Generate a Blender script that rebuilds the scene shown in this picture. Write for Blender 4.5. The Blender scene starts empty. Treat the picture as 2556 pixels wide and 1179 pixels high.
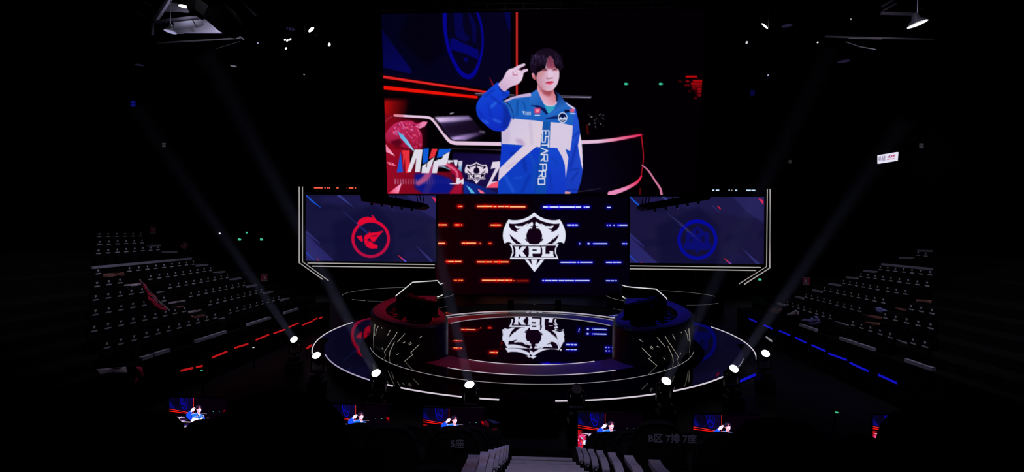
import bpy, bmesh, math, random
import numpy as np
from mathutils import Vector, Matrix

random.seed(7)
SC = bpy.context.scene
COL = SC.collection

# ------------------------------------------------------------------ camera
FPX = 1170.0                       # focal length in pixels of the 2556 x 1179 frame
CAM = Vector((0.0, 0.0, 5.2))      # a seat high in the stand, looking at the stage
psi, theta, phi = math.atan(46 / FPX), math.atan(4.5 / FPX), math.radians(0.4)
fwd = Vector((-math.sin(psi) * math.cos(theta), math.cos(psi) * math.cos(theta), -math.sin(theta)))
right0 = Vector((math.cos(psi), math.sin(psi), 0))
up0 = right0.cross(fwd)
rgt = right0 * math.cos(phi) + up0 * math.sin(phi)
upv = up0 * math.cos(phi) - right0 * math.sin(phi)
cd = bpy.data.cameras.new('camera'); cam = bpy.data.objects.new('camera', cd); COL.objects.link(cam)
cd.sensor_width = 36.0; cd.sensor_fit = 'HORIZONTAL'; cd.lens = FPX / 2556 * 36
cd.clip_start = 0.05; cd.clip_end = 300
M = Matrix((rgt, upv, -fwd)).transposed().to_4x4(); M.translation = CAM
cam.matrix_world = M
SC.camera = cam

# ------------------------------------------------------------------ exposure, world
SC.view_settings.view_transform = 'Standard'; SC.view_settings.look = 'None'
SC.view_settings.exposure = 0.0; SC.view_settings.gamma = 1.0; SC.view_settings.use_curve_mapping = False
w = bpy.data.worlds.new('world'); SC.world = w; w.use_nodes = True
w.node_tree.nodes['Background'].inputs[0].default_value = (0.8, 0.7, 1.0, 1)
w.node_tree.nodes['Background'].inputs[1].default_value = 0.0008
SC.cycles.use_denoising = True
SC.cycles.max_bounces = 6; SC.cycles.glossy_bounces = 4; SC.cycles.diffuse_bounces = 2
SC.cycles.volume_bounces = 0; SC.cycles.sample_clamp_indirect = 3.0

def lamp(name, typ, loc, power, col, target=None, **kw):
    l = bpy.data.lights.new(name, typ); l.energy = power; l.color = col
    for k, v in kw.items(): setattr(l, k, v)
    o = bpy.data.objects.new(name, l); COL.objects.link(o); o.location = loc
    if target is not None:
        o.rotation_euler = (Vector(target) - Vector(loc)).to_track_quat('-Z', 'Y').to_euler()
    return o
# house lamps of the hall (kept low), one over each side stand, plus an added fill spot for the stairs and seat backs
lamp('house_lamp_left', 'SPOT', (-9.0, 13.0, 13.5), 1900, (0.82, 0.78, 1.0), (-13.5, 18.0, 2.5), spot_size=1.25, spot_blend=0.9, shadow_soft_size=0.4)
lamp('house_lamp_right', 'SPOT', (9.0, 12.0, 13.5), 1700, (0.82, 0.78, 1.0), (13.5, 17.5, 2.5), spot_size=1.25, spot_blend=0.9, shadow_soft_size=0.4)
lamp('centre_fill_spot', 'SPOT', (0.2, -0.5, 14.0), 2400, (0.72, 0.66, 1.0), (0.25, 5.6, 3.0), spot_size=0.44, spot_blend=0.8, shadow_soft_size=0.5)
# stage wash: red over the left half of the stage, blue over the right half
lamp('wash_red', 'SPOT', (-7.5, 26.5, 9.5), 2800, (1.0, 0.01, 0.04), (-3.6, 22.5, 0.7), spot_size=1.05, spot_blend=1.0, shadow_soft_size=0.3)
lamp('wash_blue', 'SPOT', (7.5, 26.5, 9.5), 3200, (0.03, 0.02, 1.0), (3.6, 22.5, 0.7), spot_size=1.05, spot_blend=1.0, shadow_soft_size=0.3)

lamp('front_wash_red', 'SPOT', (-6.0, 11.5, 12.0), 1500, (1.0, 0.01, 0.05), (-2.3, 15.8, 0.7), spot_size=0.44, spot_blend=1.0, shadow_soft_size=0.3)
lamp('front_wash_blue', 'SPOT', (6.0, 11.5, 12.0), 1900, (0.05, 0.02, 1.0), (2.3, 15.8, 0.7), spot_size=0.44, spot_blend=1.0, shadow_soft_size=0.3)

# ------------------------------------------------------------------ pixel <-> world
def ray(px, py):
    d = rgt * ((px - 1278) / FPX) + upv * (-(py - 589.5) / FPX) + fwd
    return d
def at_Y(px, py, Y):
    d = ray(px, py); return CAM + d * ((Y - CAM.y) / d.y)
def at_Z(px, py, z):
    d = ray(px, py); return CAM + d * ((z - CAM.z) / d.z)
def at_X(px, py, x):
    d = ray(px, py); return CAM + d * ((x - CAM.x) / d.x)
def project_np(P):
    q = P - np.array(CAM)
    x = q @ np.array(rgt); y = q @ np.array(upv); z = q @ np.array(fwd)
    return 1278 + FPX * x / z, 589.5 - FPX * y / z
def px_of(p):
    a, b = project_np(np.array([tuple(p)])); return float(a[0]), float(b[0])
# ------------------------------------------------------------------ what the LED screens show
# A small polygon painter: it fills a float canvas that is then carried by the LED pixels (colour attribute of the screen meshes).
def catmull(pts, n=6, closed=True):
    P = np.array(pts, float); m = len(P); out = []
    rng = range(m) if closed else range(m - 1)
    for i in rng:
        if closed: p0, p1, p2, p3 = P[(i-1) % m], P[i], P[(i+1) % m], P[(i+2) % m]
        else: p0, p1, p2, p3 = P[max(i-1, 0)], P[i], P[i+1], P[min(i+2, m-1)]
        for k in range(n):
            t = k / n
            out.append(0.5 * ((2*p1) + (-p0+p2)*t + (2*p0-5*p1+4*p2-p3)*t*t + (-p0+3*p1-3*p2+p3)*t**3))
    if not closed: out.append(P[-1])
    return np.array(out)

class Canvas:
    def __init__(s, x0, y0, x1, y1, bg=(0, 0, 0), S=2):
        s.x0, s.y0, s.S = x0, y0, S
        s.w, s.h = int((x1-x0)*S), int((y1-y0)*S)
        s.a = np.zeros((s.h, s.w, 3), np.float32); s.a[:] = bg
        s.T = (0, 0, 1.0)
    def t(s, ox, oy, sc): s.T = (ox, oy, sc); return s
    def tp(s, pts):
        P = np.array(pts, float); ox, oy, sc = s.T
        return np.stack([(ox + P[:, 0]/sc - s.x0)*s.S, (oy + P[:, 1]/sc - s.y0)*s.S], 1)
    def box(s, P, pad=1):
        x0 = max(0, int(P[:, 0].min()) - pad); x1 = min(s.w, int(P[:, 0].max()) + pad + 2)
        y0 = max(0, int(P[:, 1].min()) - pad); y1 = min(s.h, int(P[:, 1].max()) + pad + 2)
        return (x0, x1, y0, y1) if x1 > x0 and y1 > y0 else None
    def mask(s, P):
        b = s.box(P)
        if b is None: return None, None
        x0, x1, y0, y1 = b
        X = np.arange(x0, x1)[None, :] + 0.5; Y = np.arange(y0, y1)[:, None] + 0.5
        m = np.zeros((y1-y0, x1-x0), bool)
        for i in range(len(P)):
            xa, ya = P[i]; xb, yb = P[(i+1) % len(P)]
            if ya == yb: continue
            c = (ya > Y) != (yb > Y)
            m ^= c & (X < (xb-xa)*(Y-ya)/(yb-ya) + xa)
        return m.astype(np.float32), b
    def put(s, m, b, col, alpha=1.0, P=None):
        x0, x1, y0, y1 = b
        if len(col) == 4:                              # gradient (c0, c1, p0, p1)
            c0, c1, p0, p1 = col
            g = s.tp([p0, p1]); d = g[1] - g[0]
            X = np.arange(x0, x1)[None, :] + 0.5; Y = np.arange(y0, y1)[:, None] + 0.5
            t = np.clip(((X-g[0][0])*d[0] + (Y-g[0][1])*d[1]) / (d @ d), 0, 1)[..., None]
            c = np.array(c0)*(1-t) + np.array(c1)*t
        else: c = np.array(col, np.float32)
        k = (m*alpha)[..., None]
        s.a[y0:y1, x0:x1] = s.a[y0:y1, x0:x1]*(1-k) + c*k
    def poly(s, pts, col, smooth=False, alpha=1.0, blur=0):
        P = s.tp(pts)
        if smooth: P = catmull(P)
        if blur:
            b = s.box(P, int(blur*s.S*2)+1)
            if b is None: return s
            m0, b0 = s.mask(P)
            if m0 is None: return s
            m = np.zeros((b[3]-b[2], b[1]-b[0]), np.float32)
            m[b0[2]-b[2]:b0[3]-b[2], b0[0]-b[0]:b0[1]-b[0]] = m0
            m = bl(m, int(blur*s.S))
        else:
            m, b = s.mask(P)
            if m is None: return s
        s.put(m, b, col, alpha); return s
    def seg(s, pts, w, smooth=False, closed=False, pad=0):
        P = s.tp(pts)
        if smooth: P = catmull(P, 8, closed)
        elif closed: P = np.vstack([P, P[:1]])
        sc = s.S / s.T[2]
        if not hasattr(w, '__len__'): w = [w]*len(P)
        w = np.interp(np.linspace(0, 1, len(P)), np.linspace(0, 1, len(w)), w) * sc / 2
        b = s.box(P, int(max(w))+2+pad)
        if b is None: return None, None
        x0, x1, y0, y1 = b
        X = np.arange(x0, x1)[None, :] + 0.5; Y = np.arange(y0, y1)[:, None] + 0.5
        m = np.zeros((y1-y0, x1-x0), np.float32)
        for i in range(len(P)-1):
            a, c = P[i], P[i+1]; d = c-a; L = d @ d + 1e-9
            t = np.clip(((X-a[0])*d[0]+(Y-a[1])*d[1])/L, 0, 1)
            D = np.hypot(X-a[0]-t*d[0], Y-a[1]-t*d[1]) - (w[i]*(1-t)+w[i+1]*t)
            m = np.maximum(m, np.clip(0.5-D, 0, 1))
        return m, b
    def stroke(s, pts, w, col, smooth=False, closed=False, alpha=1.0, blur=0):
        m, b = s.seg(pts, w, smooth, closed, int(blur*s.S*2))
        if m is None: return s
        if blur: m = bl(m, int(blur*s.S))
        s.put(m, b, col, alpha); return s
    def glow(s, pts, w, col, r):
        m, b = s.seg(pts, w, False, False, int(r*s.S*3))
        if m is None: return s
        m = bl(bl(m, int(r*s.S)), int(r*s.S))
        s.a[b[2]:b[3], b[0]:b[1]] += m[..., None]*np.array(col); return s
    def ell(s, cx, cy, rx, ry, col, rot=0, alpha=1.0, blur=0):
        a = np.linspace(0, 2*math.pi, 28, endpoint=False); c, n = math.cos(rot), math.sin(rot)
        return s.poly([(cx+rx*math.cos(q)*c-ry*math.sin(q)*n, cy+rx*math.cos(q)*n+ry*math.sin(q)*c) for q in a], col, alpha=alpha, blur=blur)
    def done(s):
        s.a = np.clip(s.a, 0, 255)
        for k in range(3): s.a[..., k] = bl(s.a[..., k], 1)
        return s
    def sample(s, px, py):
        u = np.clip((px-s.x0)*s.S-0.5, 0, s.w-1.001); v = np.clip((py-s.y0)*s.S-0.5, 0, s.h-1.001)
        i, j = u.astype(int), v.astype(int); fu, fv = (u-i)[:, None], (v-j)[:, None]
        i1, j1 = np.minimum(i+1, s.w-1), np.minimum(j+1, s.h-1)
        c = (s.a[j, i]*(1-fu)+s.a[j, i1]*fu)*(1-fv) + (s.a[j1, i]*(1-fu)+s.a[j1, i1]*fu)*fv
        c = c/255.0
        return np.where(c <= 0.04045, c/12.92, ((c+0.055)/1.055)**2.4)

def bl(m, r):
    if r < 1: return m
    k = 2*r+1
    for ax in (0, 1):
        p = [(0, 0), (0, 0)]; p[ax] = (r+1, r)
        c = np.cumsum(np.pad(m, p, mode='edge'), axis=ax, dtype=np.float64)
        n = m.shape[ax]
        m = ((c[k:k+n] - c[:n]) if ax == 0 else (c[:, k:k+n] - c[:, :n]))/k
    return m.astype(np.float32)

def shield_logo(c, ox, oy, sc, W=(225, 228, 245), D=(18, 2, 20), blurred=False):
    """the league's shield; coordinates in a 1241 x 1179 frame, mirrored about x = 642"""
    c.t(ox, oy, sc)
    mir = lambda p: [(1284-x, y) for x, y in p]
    def both(p, col, **k): c.poly(p, col, **k); c.poly(mir(p), col, **k)
    half = [(642,130),(600,160),(560,190),(500,218),(450,235),(395,246),(340,249),(290,246),(245,235),(220,272),(198,315),(176,365),(162,415),(155,480),(158,530),(168,575),(181,610),(215,593),(245,588),(275,596),(300,614),(370,616),(642,622)]
    both(half, W)
    arch = [(644,192),(600,220),(560,245),(500,270),(450,285),(395,297),(350,303),(300,304),(250,298),(256,345),(272,378),(298,402),(330,418),(360,427),(395,432),(362,412),(400,390),(442,372),(400,380),(375,384),(358,365),(338,330),(400,340),(470,338),(505,312),(535,300),(552,308),(580,292),(605,274),(622,284),(626,320),(612,345),(612,370),(600,387),(590,376),(560,388),(538,425),(522,470),(522,515),(528,550),(548,588),(575,616),(644,622)]
    both(arch, D)
    both([(525,322),(545,316),(528,332)], D); both([(575,345),(604,338),(612,350),(590,352)], D)
    both([(520,532),(500,537),(515,565),(545,590),(530,560)], D)
    both([(260,465),(288,492),(315,515),(345,548),(350,532),(366,556),(395,582),(450,616),(370,617),(335,590),(300,555),(278,515)], D)
    c.poly([(255,620),(1025,620),(985,682),(980,750),(1018,850),(262,850),(300,752),(298,690)], W)
    c.poly([(300,643),(984,643),(960,695),(962,760),(992,826),(290,826),(322,760),(320,700)], D)
    c.poly([(330,655),(410,655),(402,672),(402,718),(452,655),(527,655),(462,732),(525,815),(440,815),(402,762),(402,798),(410,815),(333,815),(350,785),(350,690)], W)
    c.poly([(546,655),(730,655),(742,668),(742,755),(730,766),(613,766),(613,795),(625,815),(543,815),(560,785),(560,690)], W)
    c.poly([(613,700),(680,700),(680,722),(613,722)], D)
    c.poly([(750,655),(825,655),(817,675),(817,770),(878,770),(886,748),(868,728),(936,725),(938,780),(952,816),(746,816),(765,785),(765,690)], W)
    c.poly([(492,855),(802,855),(645,1054)], W)
    both([(542,853),(590,853),(612,948)], D)

def dashes(c, rows, core, glow, gr):
    for y, h, segs in rows:
        for x0, x1 in segs:
            c.glow([(x0, y), (x1, y)], h*2.2, glow, gr)
    for y, h, segs in rows:
        for x0, x1 in segs:
            c.poly([(x0, y-h/2), (x1, y-h/2), (x1, y+h/2), (x0, y+h/2)], core)

def paint_centre():
    c = Canvas(1084, 484, 1578, 742, (4, 1, 5))
    c.t(0, 0, 1)
    c.poly([(1080,480),(1340,480),(1320,745),(1080,745)], ((20,0,3),(7,0,8),(1100,600),(1330,600)), blur=8)
    c.poly([(1340,480),(1580,480),(1580,745),(1320,745)], ((5,0,14),(3,1,12),(1340,600),(1570,600)), blur=8)
    c.t(1070, 480, 4.365)
    R = [(155,15,[(318,330),(336,368)]),(155,17,[(528,612),(616,696)]),(157,15,[(706,740),(752,826),(832,873)]),(160,17,[(885,1055)]),
         (356,15,[(93,132),(140,198)]),(357,14,[(280,292),(298,320),(326,335),(353,366)]),(359,16,[(675,732),(738,788)]),
         (557,15,[(73,180)]),(556,15,[(361,400),(407,518)]),(558,12,[(554,567),(654,664),(673,684)]),
         (757,15,[(193,204),(212,275),(283,357)]),(760,15,[(527,620),(627,693),(708,758),(765,775),(782,870)]),
         (961,10,[(272,310),(322,338),(346,376)]),(962,15,[(580,735),(743,827),(834,882),(888,908)]),(965,6,[(922,942)]),(966,9,[(960,1085)])]
    hot = [r for r in R]
    dashes(c, hot, (255,140,60), (170,0,0), 3.2)
    for y, h, segs in R:
        if h > 13:
            for x0, x1 in segs: c.poly([(x0+2,y-h*.25),(x1-2,y-h*.25),(x1-2,y+h*.25),(x0+2,y+h*.25)], (255,205,150))
    c.poly([(955,955),(1095,955),(1095,978),(955,978)], (90,5,5), alpha=.7)
    c.t(1320, 480, 4.367)
    B = [(162,18,[(155,208),(213,224),(230,326),(332,502),(510,570)]),(162,16,[(598,614),(619,662)]),(166,14,[(852,892)]),
         (359,15,[(418,460),(468,496),(503,535)]),(360,14,[(850,862),(880,892),(922,934),(967,978),(984,1085)]),
         (561,16,[(550,558),(640,662)]),(562,13,[(698,708),(715,855)]),(561,13,[(1020,1050),(1058,1098)]),
         (766,14,[(346,460),(465,515),(530,550),(558,695)]),(766,14,[(840,908),(914,950),(957,1006)]),
         (965,14,[(146,166),(174,248),(254,312),(325,383),(389,493),(503,662)]),(966,10,[(840,886),(894,930),(940,960)])]
    dashes(c, B, (190,215,255), (4,0,170), 3.2)
    for y, h, segs in B:
        if h > 13:
            for x0, x1 in segs: c.poly([(x0+2,y-h*.2),(x1-2,y-h*.2),(x1-2,y+h*.2),(x0+2,y+h*.2)], (240,248,255))
    shield_logo(c, 1230, 510, 6.205)
    return c.done()

def paint_side(right):
    c = Canvas(758, 482, 1092, 660, (23,21,60)) if not right else Canvas(1566, 484, 1912, 664, (25,21,60))
    c.t(720, 440, 4.21) if not right else c.t(1540-(-0), 440, 4.21)
    if right: c.t(1540 - 185/4.21 + 130/4.21, 440 + 12/4.21, 4.21*0.975)
    rnd = random.Random(3)
    for k in range(26):                                            # faint texture of the backdrop
        x, y = rnd.uniform(150, 1550), rnd.uniform(200, 880)
        c.poly([(x,y),(x+rnd.uniform(80,260),y-20),(x+rnd.uniform(60,300),y+60),(x-40,y+70)], rnd.choice([(30,26,78),(16,15,52),(26,20,60)]), alpha=.5, blur=4)
    c.poly([(330,200),(1550,200),(1550,450),(900,330),(330,260)], (34,30,84), alpha=.45, blur=6)
    c.poly([(1230,190),(1560,190),(1560,460),(1400,370)], (44,41,104), alpha=.6, blur=2)
    c.poly([(180,600),(480,890),(180,890)], (44,42,112), alpha=.8, blur=1)
    c.poly([(180,560),(330,700),(330,720),(180,600)], (45,42,112), alpha=.7)
    c.poly([(900,300),(1100,500),(1100,900),(500,890),(450,500)], (14,12,50), alpha=.6, blur=8)
    for a, b, w_, col in [((525,200),(690,330),[26,2],(60,70,150)),((575,370),(840,610),[4,10],(45,60,130)),((1030,290),(1120,370),[8,2],(60,60,120)),
                          ((1340,730),(1500,890),[3,30],(50,52,120)),((190,590),(330,700),[12,3],(52,50,125))]:
        c.stroke([a, b], w_, col, alpha=.8)
    c.stroke([(188,203),(250,262),(340,332)], [10,16,4], (20,90,230)); c.stroke([(188,805),(230,845),(275,885)], [10,6,3], (20,80,230))
    c.stroke([(300,870),(318,888)], 8, (190,30,80)); c.poly([(1500,215),(1552,232),(1554,285)], (225,40,90))
    c.stroke([(1150,828),(1195,868),(1232,897)], [3,14,16], ((230,40,60),(90,80,240),(1180,850),(1232,897)))
    if right: c.stroke([(1085,295),(1110,320)], [8,14], (220,30,50))
    return c

def paint_left():
    c = paint_side(False)
    c.t(860, 530, 9.07)
    R0, R1 = (225,8,50), (180,14,66)
    a = np.linspace(0, 2*math.pi, 60)
    c.stroke([(592+403*math.cos(q), 602+400*math.sin(q)) for q in a], 66, (R0, R1, (592,150), (592,1000)))
    c.poly([(295,235),(340,170),(420,125),(520,105),(590,118),(640,125),(612,85),(628,62),(680,120),(720,175),(760,215),(690,225),(590,205),(480,220),(380,280),(330,300)], R0, smooth=True)
    c.stroke([(270,240),(335,300)], 10, (120,40,120)); c.stroke([(345,320),(500,450)], 40, (34,36,110), alpha=.8)
    c.poly([(265,545),(400,525),(395,570),(412,590),(415,640),(400,685),(330,625)], R0)
    c.poly([(440,560),(470,520),(545,480),(565,420),(580,470),(740,450),(885,418),(760,560),(670,680),(640,665),(590,640),(560,640),(530,668),(480,715),(450,700),(445,640)], R0)
    c.poly([(600,540),(755,510),(700,545),(610,555)], (40,8,50)); c.poly([(520,610),(570,590),(600,612),(560,640),(515,645)], (50,8,50))
    c.poly([(460,735),(540,665),(590,660),(650,700),(700,720),(755,770),(740,820),(640,825),(560,815),(500,780)], R0)
    c.stroke([(600,655),(650,700),(690,740)], 12, (60,8,50)); c.stroke([(405,560),(430,650),(415,690)], 8, (40,8,60))
    return c.done()

def paint_right():
    c = paint_side(True)
    c.t(1680, 540, 9.825)
    Bc = (6,10,150); a = np.linspace(0, 2*math.pi, 60)
    c.stroke([(598+450*math.cos(q), 580+450*math.sin(q)) for q in a], 82, Bc)
    c.stroke([(400,160),(560,120),(720,140)], 90, (4,8,160))
    c.poly([(600,235),(700,330),(780,400),(880,400),(880,640),(940,680),(940,820),(640,830),(590,930),(540,830),(280,820),(250,680),(320,640),(320,420),(450,370),(540,300)], (8,12,128), alpha=.75, blur=1)
    c.poly([(540,400),(600,310),(650,400),(600,450)], (16,10,60), blur=1)
    c.poly([(400,560),(470,500),(480,640),(400,640)], (14,14,66), blur=1); c.poly([(690,500),(780,470),(780,640),(690,640)], (14,12,66), blur=1)
    c.stroke([(0,20),(250,230),(700,650)], [8,26,34,4], (66,56,110), alpha=.7)
    return c.done()

def letters(c, word, x, y0, y1s, th):
    """block letters running down a jacket placket: top of each letter faces +x"""
    G = {'E': [[(1,1),(0,1),(0,0),(1,0)], [(0,.5),(.8,.5)]], 'S': [[(1,1),(0,1),(0,.55),(1,.45),(1,0),(0,0)]], 'T': [[(0,1),(1,1)], [(.5,1),(.5,0)]],
         'A': [[(0,0),(.5,1),(1,0)]], 'R': [[(0,0),(0,1),(1,1),(1,.5),(0,.5)], [(.5,.5),(1,0)]], 'P': [[(0,0),(0,1),(1,1),(1,.45),(0,.45)]], 'O': [[(0,0),(0,1),(1,1),(1,0),(0,0)]]}
    for ch, (a, b, xb) in zip(word, y1s):
        for st in G[ch]:
            c.stroke([(xb + v*th, a + u*(b-a)) for u, v in st], 13, (225,222,238))

def paint_main():
    c = Canvas(944, 24, 1770, 490, (3, 0, 4))
    # upper left: dark blue LED wall behind the stage
    c.t(940, 0, 4.533)
    c.poly([(45,130),(1518,130),(1520,1010),(1300,1010),(60,850)], ((2,2,26),(6,3,30),(60,400),(1300,700)))
    c.poly([(380,130),(760,130),(760,600),(560,760),(240,420)], (3,1,12), alpha=.7, blur=8)
    c.poly([(45,310),(60,330),(395,790),(385,835),(60,760)], ((3,3,60),(6,6,84),(60,400),(300,800)), blur=1)
    c.poly([(1440,135),(1515,135),(1515,360),(1490,330)], (5,5,84), alpha=.8, blur=2)
    c.poly([(870,140),(975,140),(975,300),(1010,400),(1060,420),(1010,480),(900,420),(880,300)], (5,5,84), alpha=.75, blur=2)
    c.poly([(1030,140),(1060,150),(1130,290),(1120,500),(1090,480),(1080,320)], (5,5,84), alpha=.75, blur=2)
    c.poly([(832,440),(870,430),(960,480),(1155,565),(1150,680),(1010,610),(835,560)], (5,5,105), blur=1)
    c.poly([(980,650),(1040,660),(1012,718)], (5,5,105), blur=1)
    c.stroke([(772,130),(772,290),(790,440),(828,590),(885,720),(950,820),(1010,862),(1060,865),(1110,820),(1155,720),(1188,600),(1200,480),(1195,370),(1175,250),(1135,130)], [48,42,38,38,40,48,54,56,46,32,28,24,24,26,28], (5,4,140), smooth=True, blur=1)
    c.glow([(60,870),(1230,1045)], 26, (50,0,0), 5)
    c.stroke([(62,868),(1240,1042)], [30,24], (215,30,30)); c.stroke([(62,866),(1240,1040)], 9, (235,50,45), alpha=.7)
    c.glow([(60,990),(1130,1100)], 36, (60,0,0), 5)
    c.stroke([(66,990),(1130,1100)], [42,30], (238,18,6))
    c.glow([(1587,140),(1587,1070)], 20, (50,0,0), 3); c.stroke([(1587,138),(1587,1070)], 22, (190,30,30)); c.stroke([(1587,138),(1587,1070)], 8, (225,70,60), alpha=.8)
    c.stroke([(1280,880),(1320,970)], [8,22], (120,20,40), blur=1)
    # lower left: red wall, furniture, the MVP title
    c.t(940, 240, 4.533)
    c.poly([(75,40),(360,40),(330,220),(75,260)], ((170,10,12),(6,0,4),(110,80),(400,130)), blur=6)
    c.poly([(75,200),(560,280),(560,600),(300,700),(300,1110),(75,1110)], ((130,6,26),(30,0,10),(180,500),(560,500)), blur=6)
    c.poly([(80,600),(330,600),(420,850),(900,860),(1000,1110),(110,1110)], ((150,8,36),(100,6,24),(120,800),(900,1000)), blur=2)
    c.poly([(860,640),(1420,660),(1420,1110),(1000,1110),(860,900)], ((16,8,52),(26,14,70),(860,700),(1300,1000)), blur=3)
    c.stroke([(820,596),(1090,600),(1412,612)], [3,5,6], (90,70,100)); c.stroke([(90,300),(130,255),(180,228)], 6, (170,60,80))
    c.poly([(655,240),(1050,225),(1095,270),(1190,395),(1240,420),(1150,505),(870,495),(830,470),(780,400),(720,310)], ((60,44,90),(8,4,16),(720,300),(1180,380)), smooth=False, blur=3)
    c.poly([(655,240),(1040,225),(1090,270),(880,290),(710,300)], ((215,190,235),(120,100,150),(720,250),(1060,300)), blur=3)
    c.poly([(740,330),(1100,300),(1190,400),(900,430),(810,440)], (22,10,32), alpha=.8, blur=6)
    c.poly([(830,470),(1170,405),(1200,430),(1000,500),(870,498)], ((190,160,225),(50,30,66),(900,470),(1180,430)), blur=3)
    c.stroke([(835,200),(870,188)], [14,8], (190,180,200), blur=1); c.stroke([(1170,400),(1212,410)], [20,30], (90,80,100), blur=2)
    c.stroke([(205,218),(400,230),(560,240),(620,258),(670,310),(750,420),(820,505),(880,530),(1000,535),(1412,542)], [26,28,30,32,32,32,38,42,42,42], (228,196,222), smooth=True)
    c.stroke([(205,216),(300,225)], [22,20], (235,120,140), alpha=.8); c.stroke([(645,262),(700,330),(780,440)], 5, (20,10,25))
    # pink armoured shape (kept abstract) and splinters
    c.poly([(100,430),(170,340),(260,290),(390,280),(450,310),(520,290),(575,295),(540,345),(480,370),(510,420),(520,520),(505,600),(430,600),(330,590),(240,560),(120,520)], ((190,40,90),(150,16,50),(300,330),(300,600)), smooth=True, blur=1)
    rnd = random.Random(5)
    for k in range(70):
        a_, r_ = rnd.uniform(0, 6.28), rnd.uniform(0, 1)**.5
        x, y = 340+150*r_*math.cos(a_), 390+100*r_*math.sin(a_)
        c.ell(x, y, rnd.uniform(8,20), rnd.uniform(5,10), rnd.choice([(225,90,160),(210,130,200),(170,30,80),(235,110,140),(120,10,50)]), rot=rnd.uniform(.4,1.4), alpha=.7, blur=.5)
    for k in range(26):
        x, y = rnd.uniform(400,510), rnd.uniform(420,600)
        c.ell(x, y, 16, 6, rnd.choice([(215,50,100),(160,16,60),(225,90,150)]), rot=1.2, alpha=.6, blur=.5)
    c.poly([(440,345),(520,290),(578,292),(545,345),(490,368)], (235,130,175)); c.poly([(460,340),(500,318),(480,350)], (180,60,110))
    c.poly([(140,520),(260,480),(300,530),(240,580)], (90,4,26), blur=3)
    c.poly([(232,395),(300,440),(350,500),(425,612),(415,625),(330,540),(270,470)], ((80,170,220),(150,200,240),(240,400),(420,620)))
    c.poly([(95,535),(210,682),(105,630)], ((240,110,150),(240,190,215),(110,560),(200,680)))
    c.poly([(110,748),(180,752),(222,792),(150,780)], (240,120,150)); c.poly([(140,755),(180,760),(170,772)], (150,20,50))
    c.poly([(130,1102),(285,985),(248,1102)], ((240,60,100),(245,160,200),(140,1100),(260,1040)))
    # blue and pink brush strokes below the title
    c.poly([(430,880),(620,870),(700,890),(830,930),(880,1000),(820,1105),(520,1105),(430,1040)], (12,20,130), blur=4)
    c.poly([(560,900),(650,890),(640,1000),(590,1105),(520,1105),(560,990)], (60,40,120), alpha=.6, blur=4)
    c.stroke([(470,990),(560,920),(640,800),(780,770),(860,800)], [50,70,60,50,30], (190,80,130), smooth=True, blur=3, alpha=.85)
    c.poly([(790,770),(850,760),(900,800),(960,860),(985,940),(960,1105),(820,1105),(900,1000),(880,900),(830,850)], (160,14,50), blur=2)
    c.stroke([(790,775),(900,850),(920,960)], [30,26,16], (220,90,130), smooth=True, blur=1); c.stroke([(640,790),(740,795),(830,830)], [6,16,8], (150,190,220), blur=1)
    c.poly([(985,960),(1160,1010),(1380,1105),(985,1105)], ((14,40,140),(16,30,110),(1000,1000),(1300,1100)), blur=1)
    c.poly([(1012,1010),(1060,1040),(1118,1102),(1070,1102)], (90,185,225)); c.poly([(1140,1052),(1190,1070),(1232,1102),(1175,1102)], (245,110,130))
    Wt = (222,218,232)
    c.poly([(272,630),(300,862),(228,866)], (28,78,205)); c.poly([(282,616),(375,612),(372,868),(330,872),(322,700),(300,800),(298,660)], (228,48,60))
    c.poly([(430,606),(522,604),(490,862),(434,862),(450,700),(386,862),(346,862)], Wt); c.poly([(450,700),(386,862),(434,862)], (120,10,34), alpha=.8)
    c.poly([(530,594),(592,592),(578,740),(520,770)], (16,90,215)); c.poly([(626,597),(690,597),(655,690),(592,712)], (228,48,60))
    c.poly([(515,792),(568,758),(556,800),(575,752),(658,688),(590,872),(508,872)], Wt); c.poly([(575,752),(556,812),(570,802)], (20,10,40))
    c.poly([(706,600),(850,597),(812,648),(775,648),(735,690),(680,702)], (16,90,215))
    c.poly([(646,742),(722,708),(722,722),(745,700),(752,672),(828,630),(800,760),(770,785),(700,785),(682,872),(628,872)], Wt)
    c.poly([(805,725),(865,728),(862,748),(832,748),(828,764),(808,762)], Wt); c.poly([(868,722),(918,722),(916,760),(905,800),(880,775)], Wt); c.poly([(926,735),(972,732),(966,800),(940,850),(936,790),(930,830)], Wt, alpha=.9)
    c.poly([(918,820),(970,770),(962,855),(945,850)], (120,170,215), alpha=.8)
    c.poly([(1395,738),(1398,800),(1302,972),(1378,965),(1372,1038),(1238,1038),(1348,812),(1290,826),(1312,745)], ((226,214,228),(222,205,224),(1300,700),(1300,1000)))
    c.poly([(1300,990),(1376,966),(1372,1038),(1240,1038)], (245,84,112))
    rnd = random.Random(9)
    for k in range(22):                                            # smeared caption
        x = 205 + k*30
        c.poly([(x,935),(x+12,940),(x+14,998),(x,998)], (190,130,170), alpha=max(.08,.8-.045*k), blur=1)
    c.poly([(905,925),(945,930),(940,960),(985,930),(985,998),(955,1000),(965,975),(930,1000),(825,998),(830,988),(900,986)], (224,216,230), blur=.5)
    shield_logo(c, 940+(1130-642*.272)/4.533, 240+(870-590*.272)/4.533, 4.533/.272, (226,212,228), (20,10,40))
    # right: the desk edge and the far hall
    c.t(1440, 150, 3.369)
    c.poly([(40,700),(540,655),(545,980),(240,1110),(0,1110),(0,720)], ((8,4,24),(3,0,6),(60,900),(500,800)), blur=2)
    c.glow([(300,670),(540,630)], 20, (80,0,20), 5)
    c.stroke([(25,692),(180,685),(300,672),(430,650),(542,630)], [31,30,28,24,14], ((228,190,220),(235,40,90),(180,680),(540,630)), smooth=True)
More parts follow.
